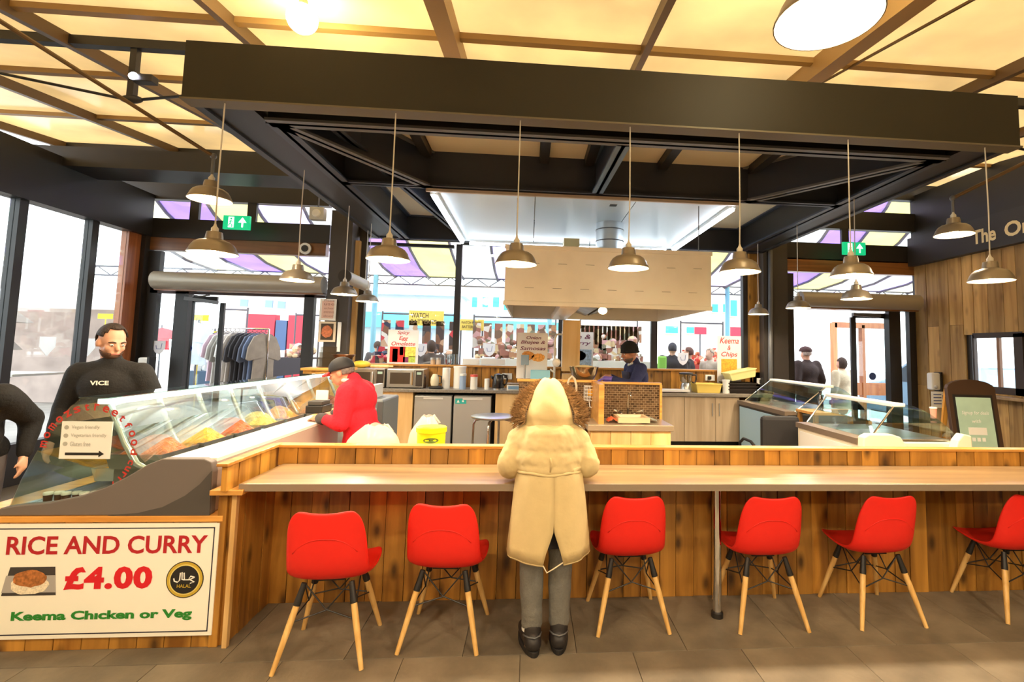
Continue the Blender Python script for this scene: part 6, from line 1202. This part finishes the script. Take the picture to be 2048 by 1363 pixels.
# ---- man in red with a cap, leaning on the service shelf
t, hc, R, cl, arms, Lp = person((-1.36, 4.42, 0), math.radians(86), 'man in a red jacket and black cap leaning on the service shelf', s=.9, lean=15, headR=Rx(-16), headoff=(0, .06, -.07), top=(214, 22, 44), trs=(40, 40, 46), skin=SKIN2, hair=(120, 112, 108), bulk=1.3, coat=.55, vox=.008,
    arms=[[(-.21, 0, 1.36), (-.26, .12, 1.09), (-.14, .36, 1.115), (.05, .1, -.01)], [(.21, 0, 1.36), (.26, .12, 1.12), (.14, .36, 1.115), (-.05, .1, -.01)]])
CAPB = mat('cap_black', (34, 32, 34), .7)
cp_ = build(shell(hc, R, (.09, .112, .1), (0, -.01, .045), lambda p: p.z > -.012, .9), 'cap', CAPB, t, local=True, smooth=True, solid=.012)
brim = [[hc + R @ (Vector((math.sin(a) * (.075 + .004 * k), .085 + (.02 + math.cos(a) * .075) * k, .042 - .02 * k - .02 * abs(math.sin(a)))) * .9) for a in [math.pi * (-.5 + i / 8) for i in range(9)]] for k in (0, 1)]
build(MB().grid(brim), 'cap_brim', mat('cap_red', (206, 40, 44), .6), cp_, local=True, smooth=True, solid=.008)
build(MB().tube([Lp((.075 * math.cos(a), .0 + .075 * math.sin(a), 1.475)) + Vector((0, .02, 0)) for a in [2 * math.pi * i / 16 for i in range(16)]], .016, closed=True), 'pale_collar', mat('collar_pale', (238, 206, 200), .8), cl, local=True, smooth=True)
for i in (0, 1): build(MB().caps(arms[i][1].lerp(arms[i][2], .84), arms[i][1].lerp(arms[i][2], .98), .05, .045), 'cuff', mat('cuff_grey', (72, 66, 66), .8), cl, local=True, smooth=True)
# ---- cook
t, hc, R, cl, arms, Lp = person((1.42, 6.3, 0), math.radians(98), 'cook in a navy top and black beanie behind the mosaic screen', s=1.0, lean=9, headR=Rz(6) @ Rx(-14), headoff=(0, .03, -.02), top=(38, 44, 88), trs=(40, 40, 46), skin=SKIN2, beard=(104, 88, 80), vox=.009, gloves=(0, (120, 96, 196)), bulk=1.12,
    arms=[[(.0 - .2, 0, 1.4), (-.27, .2, 1.2), (-.2, .44, 1.27), (.03, .1, 0)], [(.2, 0, 1.4), (.27, .1, 1.15), (.15, .35, 1.28), (-.03, .1, 0)]])
build(shell(hc, R, (.09, .112, .115), (0, -.014, .035), lambda p: p.z > -.02 + p.y * .15, 1.0), 'beanie', mat('beanie_black', (32, 32, 34), .9, bump=.6, bscale=120), t, local=True, smooth=True, solid=.014)
build(MB().tube([hc + R @ Vector((.09 * math.cos(a), -.014 + .112 * math.sin(a), .012 + .02 * math.sin(a))) for a in [2 * math.pi * i / 24 for i in range(24)]], .014, closed=True), 'beanie_cuff', mat('beanie_black', (32, 32, 34)), t, local=True, smooth=True)
build(MB().tube([Lp((-.07, .05, 1.47)), Lp((0, .085, 1.44)), Lp((.07, .05, 1.47))], .014), 'white_collar', WHITE, cl, local=True, smooth=True)
ap = MB().grid([[Lp((u * .14, .14 + .01 * (1 - u * u), z)) for u in (-1, -.5, 0, .5, 1)] for z in (1.0, 1.1, 1.2, 1.3, 1.36)]); build(ap, 'apron', mat('apron_navy', (44, 40, 62), .8), t, local=True, smooth=True, solid=.01)
# ---- dark clothed figure cut by the left edge
t, hc, R, cl, arms, Lp = person((-3.45, 3.45, 0), math.radians(-150), 'person in black with a lime band cut by the left edge', s=.95, lean=38, headoff=(0, .05, -.06), headR=Rx(-30), top=(24, 23, 24), trs=(96, 90, 92), hair=(30, 28, 28), bulk=1.2, vox=.014, feat=False)
build(MB().tube([Lp((.2, -.1, 1.3)), Lp((.25, .0, 1.2)), Lp((.22, .1, 1.05))], .03), 'lime_band', mat('lime_band', (196, 214, 60), .6), cl, local=True, smooth=True)
# ---- shoppers outside
G = 'shoppers outside the glass'
def shopper(px, pytop, Y, rz_, label, H, **k):
    p = aty(px, pytop, Y); s = H / 1.72
    return person((p.x, Y, 0), math.radians(rz_), label, s=s, vox=.02, group=G, **k)
t, hc, R, cl, arms, Lp = shopper(1616, 690, 9.0, 10, 'older man in a dark coat and flat cap outside the right door', 1.74, top=(58, 44, 42), trs=(40, 36, 38), hair=(190, 170, 160), bulk=1.25, coat=.75, feat=False, lean=4)
build(shell(hc, R, (.1, .125, .085), (0, .0, .06), lambda p: p.z > -.015), 'flat_cap', mat('flat_cap', (74, 46, 44), .8), t, local=True, smooth=True, solid=.012)
shopper(1684, 712, 8.9, 20, 'woman in a cream coat with dark hair outside the right door', 1.56, top=(214, 200, 172), trs=(80, 76, 74), hair=(70, 50, 40), longhair=True, bulk=1.2, coat=.7, feat=False)
shopper(1345, 684, 10.2, -20, 'shopper in a dark jacket and cap outside beside the green bag', 1.78, top=(44, 40, 48), trs=(40, 38, 44), hair=(60, 60, 72), bulk=1.2, coat=.7, feat=False)
shopper(1378, 692, 10.4, 60, 'shopper with short hair and black coat right of the capped shopper', 1.7, top=(52, 44, 46), trs=(44, 40, 42), hair=(110, 70, 60), bulk=1.05, coat=.7, feat=False)
shopper(1420, 696, 10.5, 120, 'pale coated shopper outside near the red goods', 1.68, top=(196, 176, 156), trs=(90, 84, 80), hair=(180, 160, 140), coat=.6, feat=False)
shopper(864, 668, 10.0, 30, 'long haired shopper in dark coat outside the omelette window', 1.72, top=(84, 70, 64), trs=(40, 38, 40), hair=(64, 44, 36), longhair=True, coat=.6, feat=False)
shopper(755, 690, 12.5, 0, 'shopper in a grey coat far outside by the left column', 1.7, top=(90, 84, 86), trs=(50, 48, 52), hair=(80, 60, 50), coat=.6, feat=False)
pl_ = atx(115, 705, -6.25); person((-6.35, 6.25, 0), math.radians(200), 'grey haired person in a pale jacket beyond the left glazing', s=.86, vox=.02, group=G, top=(206, 200, 192), trs=(90, 90, 96), hair=(196, 190, 184), bulk=1.2, feat=False, lean=15)
one(wb(1318, 712, 1334, 738, 9.9, .15), 'green_bag', mat('lime_bag', (150, 214, 90), .6), 'lime green shopping bag outside beside the capped shopper', 'bag', bevel=.03)
# ---- person in the cream parka at the counter
PK = mat('parka_cream', (205, 182, 132), .8, noise=.05, nscale=10, bump=.06, bscale=45)
wx, wy = .13, 2.83
t = thing('person', (wx, wy, 0), 'person in a cream hooded parka and grey leggings leaning on the bar', 'person')
b = MB(); LG = {-1: [(-.075, .0, .84), (-.085, .02, .47), (-.075, .0, .1)], 1: [(.065, .01, .84), (.075, .03, .47), (.075, .02, .1)]}
b.ell((0, .02, .9), (.15, .12, .14)); b.ell((0, .05, 1.06), (.15, .12, .16)); b.caps((-.11, .1, 1.08), (.11, .1, 1.08), .07, .07); b.caps((0, .12, 1.1), (0, .2, 1.25), .05, .05); head(b, (0, .27, 1.30), Rx(-50), .95)
for s_ in (-1, 1):
    l = [Vector(p) for p in LG[s_]]; b.caps(l[0], l[1], .085, .058); b.caps(l[1], l[2], .056, .042); b.caps(l[2] + Vector((0, -.03, -.05)), l[2] + Vector((s_ * .02, .15, -.06)), .04, .034)
    b.caps((s_ * .14, .1, 1.07), (s_ * .22, .08, .95), .045, .04); b.caps((s_ * .22, .08, .95), (s_ * .12, .3, .905), .04, .03); hand(b, (s_ * .12, .3, .905), (-s_ * .4, .6, 0), (0, 0, 1), -s_, .3)
body = remesh(build(b, 'body', SKIN, t, local=True), .009, 5); face(t, body, (0, .27, 1.30), Rx(-50), .95)
LEG = mat('leggings_grey', (112, 110, 104), .85, noise=.08, nscale=80, bump=.2, bscale=150)
g = MB(); g.ell((0, .02, .88), (.155, .125, .13))
for s_ in (-1, 1):
    l = [Vector(p) for p in LG[s_]]; g.caps(l[0], l[1], .094, .066); g.caps(l[1], l[1].lerp(l[2], .45), .068, .064); g.caps(l[1].lerp(l[2], .45), l[2] + Vector((0, 0, .04)), .064, .052)
    for z in (.14, .17, .2): g.caps(l[2] + Vector((-.004, 0, z - .1)), l[2] + Vector((.004, 0, z - .1)), .055, .055)
lgo = folds(remesh(build(g, 'leggings', LEG, t, local=True), .009, 4), .008, .06)
SHO = mat('shoe_black_leather', (40, 36, 36), .5)
for s_ in (-1, 1):
    l = Vector(LG[s_][2]); m = MB(); yaw = s_ * .22 if s_ < 0 else .05
    f = lambda p, l=l, yaw=yaw: l + Matrix.Rotation(-yaw, 3, 'Z') @ Vector(p)
    m.caps(f((0, -.045, -.045)), f((0, .05, -.04)), .046, .05); m.caps(f((0, .05, -.045)), f((0, .15, -.058)), .05, .042); m.caps(f((0, -.02, -.02)), f((0, -.01, .02)), .048, .05)
    so_ = remesh(build(m, 'shoe', SHO, t, local=True), .008, 4)
    pr = [(.05 * math.cos(a) * (1 if math.sin(a) < 0 else 1.06), .052 + .145 * math.sin(a)) for a in [2 * math.pi * i / 20 for i in range(20)]]
    build(MB().prism(pr, lambda u, v, w: f((u, v, w)), -.1, -.072), 'sole', mat('sole_black', (30, 28, 28), .7), so_, local=True, bevel=.004)
    build(MB().tube([f((-.05, -.02, -.01)), f((-.03, -.065, -.005)), f((0, -.085, -.003)), f((.03, -.065, -.005)), f((.05, -.02, -.01))], .0045, 6), 'heel_trim', GREYS, so_, local=True, smooth=True)
build(MB().lathe([(.05, 0), (.05, .03)], (-.078, -.002, .105)), 'sock', WHITE, t, local=True, smooth=45)
# upper coat
c = MB(); c.ell((0, .035, 1.0), (.195, .15, .1)); c.ell((0, .06, 1.07), (.19, .155, .12)); c.caps((0, .09, 1.135), (-.145, .09, 1.075), .1, .1); c.caps((0, .09, 1.135), (.145, .09, 1.075), .1, .1); c.caps((0, .1, 1.12), (0, .15, 1.2), .115, .105); c.ell((0, .06, 1.12), (.17, .14, .085)); c.ell((0, .025, .955), (.185, .145, .06))
for s_ in (-1, 1):
    c.caps((s_ * .15, .09, 1.06), (s_ * .212, .06, .965), .095, .082); c.caps((s_ * .212, .06, .965), (s_ * .215, .12, .935), .08, .07); c.caps((s_ * .225, .13, .935), (s_ * .135, .27, .925), .068, .055)
co = folds(remesh(build(c, 'coat_top', PK, t, local=True), .009, 12), .016, .14)
folds(co, .011, .045)
# skirt with a vent at the back
rows = []; zs = [.965, .945, .93, .915, .88, .83, .77, .70, .65, .6, .55, .51]
for z in zs:
    v = (.965 - z) / .455; rx_ = .168 + .055 * v ** .7 + (.012 if z > .95 else 0) - (.008 if .925 < z < .95 else 0); ry_ = .135 + .04 * v ** .7; vent = max(0, (  .66 - z) / .15) * .48; n = 44; row = []
    for i in range(n + 1):
        a = -math.pi / 2 + .10 + vent / 2 + (2 * math.pi - vent) * i / n; fo = 1 + .022 * v * math.sin(7 * a + 2 * v) + .014 * v * math.sin(13 * a + 5 * v) + .012 * (1 - v) * math.sin(31 * a)
        row.append(Vector((rx_ * fo * math.cos(a) + .005, .03 + ry_ * fo * math.sin(a), z - .02 * v * math.sin(a) * -1 * (1 if z < .53 else 0))))
    rows.append(row)
sk = build(MB().grid(rows), 'coat_skirt', PK, t, local=True, smooth=True, solid=.012)
build(MB().tube([p * 1.0 for p in rows[-1]], .007, 6), 'hem_seam', PK, sk, local=True, smooth=True)
belt = [Vector((.176 * math.cos(a), .03 + .143 * math.sin(a), .938 + .004 * math.sin(5 * a))) for a in [2 * math.pi * i / 40 for i in range(40)]]
build(MB().tube(belt, .009, 6, closed=True), 'waist_drawcord_channel', PK, co, local=True, smooth=True); build(MB().tube([(.0, -.118, .955), (.008, -.125, 1.0), (0, -.12, 1.03)], .004, 6), 'gather_pleat', PK, co, local=True, smooth=True)
e0, e1 = rows[-1][0], rows[-1][-1]; build(MB().tube([e1, e1 + Vector((.02, -.015, -.03)), (e0 + e1) / 2 + Vector((0, -.02, -.012)), e0 + Vector((0, 0, .01))], .0035, 6), 'vent_cord', mat('cord_pale', (214, 200, 170), .7), sk, local=True, smooth=True)
build(MB().grid([[Vector(((.13 + .05 * (.9 - z)) * math.cos(a), .03 + (.105 + .05 * (.9 - z)) * math.sin(a), z)) for a in [math.pi * 2 * i / 24 for i in range(24)]] for z in (.9, .7, .55)], wrap=True), 'coat_lining', mat('lining_dark', (38, 36, 40), .9), sk, local=True, smooth=True)
# hood
hrows = []
for z, rx_, yb, yf in ((1.14, .135, -.005, .2), (1.17, .14, -.02, .22), (1.2, .128, -.005, .22), (1.225, .128, -.02, .23), (1.26, .12, -.005, .25), (1.295, .108, .02, .28), (1.33, .093, .05, .3), (1.365, .077, .085, .32), (1.395, .06, .12, .33), (1.415, .042, .155, .33), (1.426, .016, .2, .31)):
    hrows.append([Vector((rx_ * math.cos(a), (yb + yf) / 2 + (yf - yb) / 2 * math.sin(a), z + .005 * math.sin(4 * a + z * 60))) for a in [math.pi * (.72 + 1.56 * i / 24) for i in range(25)]])
hd_ = folds(build(MB().grid(hrows), 'hood', PK, t, local=True, smooth=True, solid=.018, sub=1), .012, .07)
FUR = mat('fur_brown', (164, 128, 86), .95, noise=.4, nscale=70)
rs = [(.152, .06, 1.2), (.16, .07, 1.235), (.15, .1, 1.265), (.132, .13, 1.3), (.11, .17, 1.335), (.086, .22, 1.362), (.06, .27, 1.382), (.035, .31, 1.395)]
rim = [Vector((-x, y, z)) for x, y, z in rs] + [Vector((0, .33, 1.41))] + [Vector(p) for p in reversed(rs)]
fm_ = MB(); rnd = random.Random(4)
for i in range(len(rim) - 1):
    for q in range(330):
        p = rim[i].lerp(rim[i + 1], rnd.random()); sd = 1 if p.x > 0 else -1
        d = Vector((sd * rnd.uniform(.3, 1.0), rnd.uniform(-.5, .7), rnd.uniform(-.6, .55))).normalized() * rnd.uniform(.045, .08) * (.3 + .7 * min(1, abs(p.x) / .13)); w = d.cross(Vector((0, 0, 1))).normalized() * .0055; st = p + Vector((rnd.uniform(-.014, .014), rnd.uniform(-.014, .014), rnd.uniform(-.012, .012)))
        fm_.add([st - w, st + w, st + d], [(0, 1, 2)]); w2 = Vector((0, 0, .0055)); fm_.add([st - w2, st + w2, st + d], [(0, 1, 2)])
build(fm_, 'fur_trim', FUR, hd_, local=True, fixn=False, kind='stuff')
build(MB().tube(rim, [.015, .018, .018, .017, .015, .012, .01, .008, .008, .008, .01, .012, .015, .017, .018, .018, .015], 8), 'fur_roll', FUR, hd_, local=True, smooth=True)
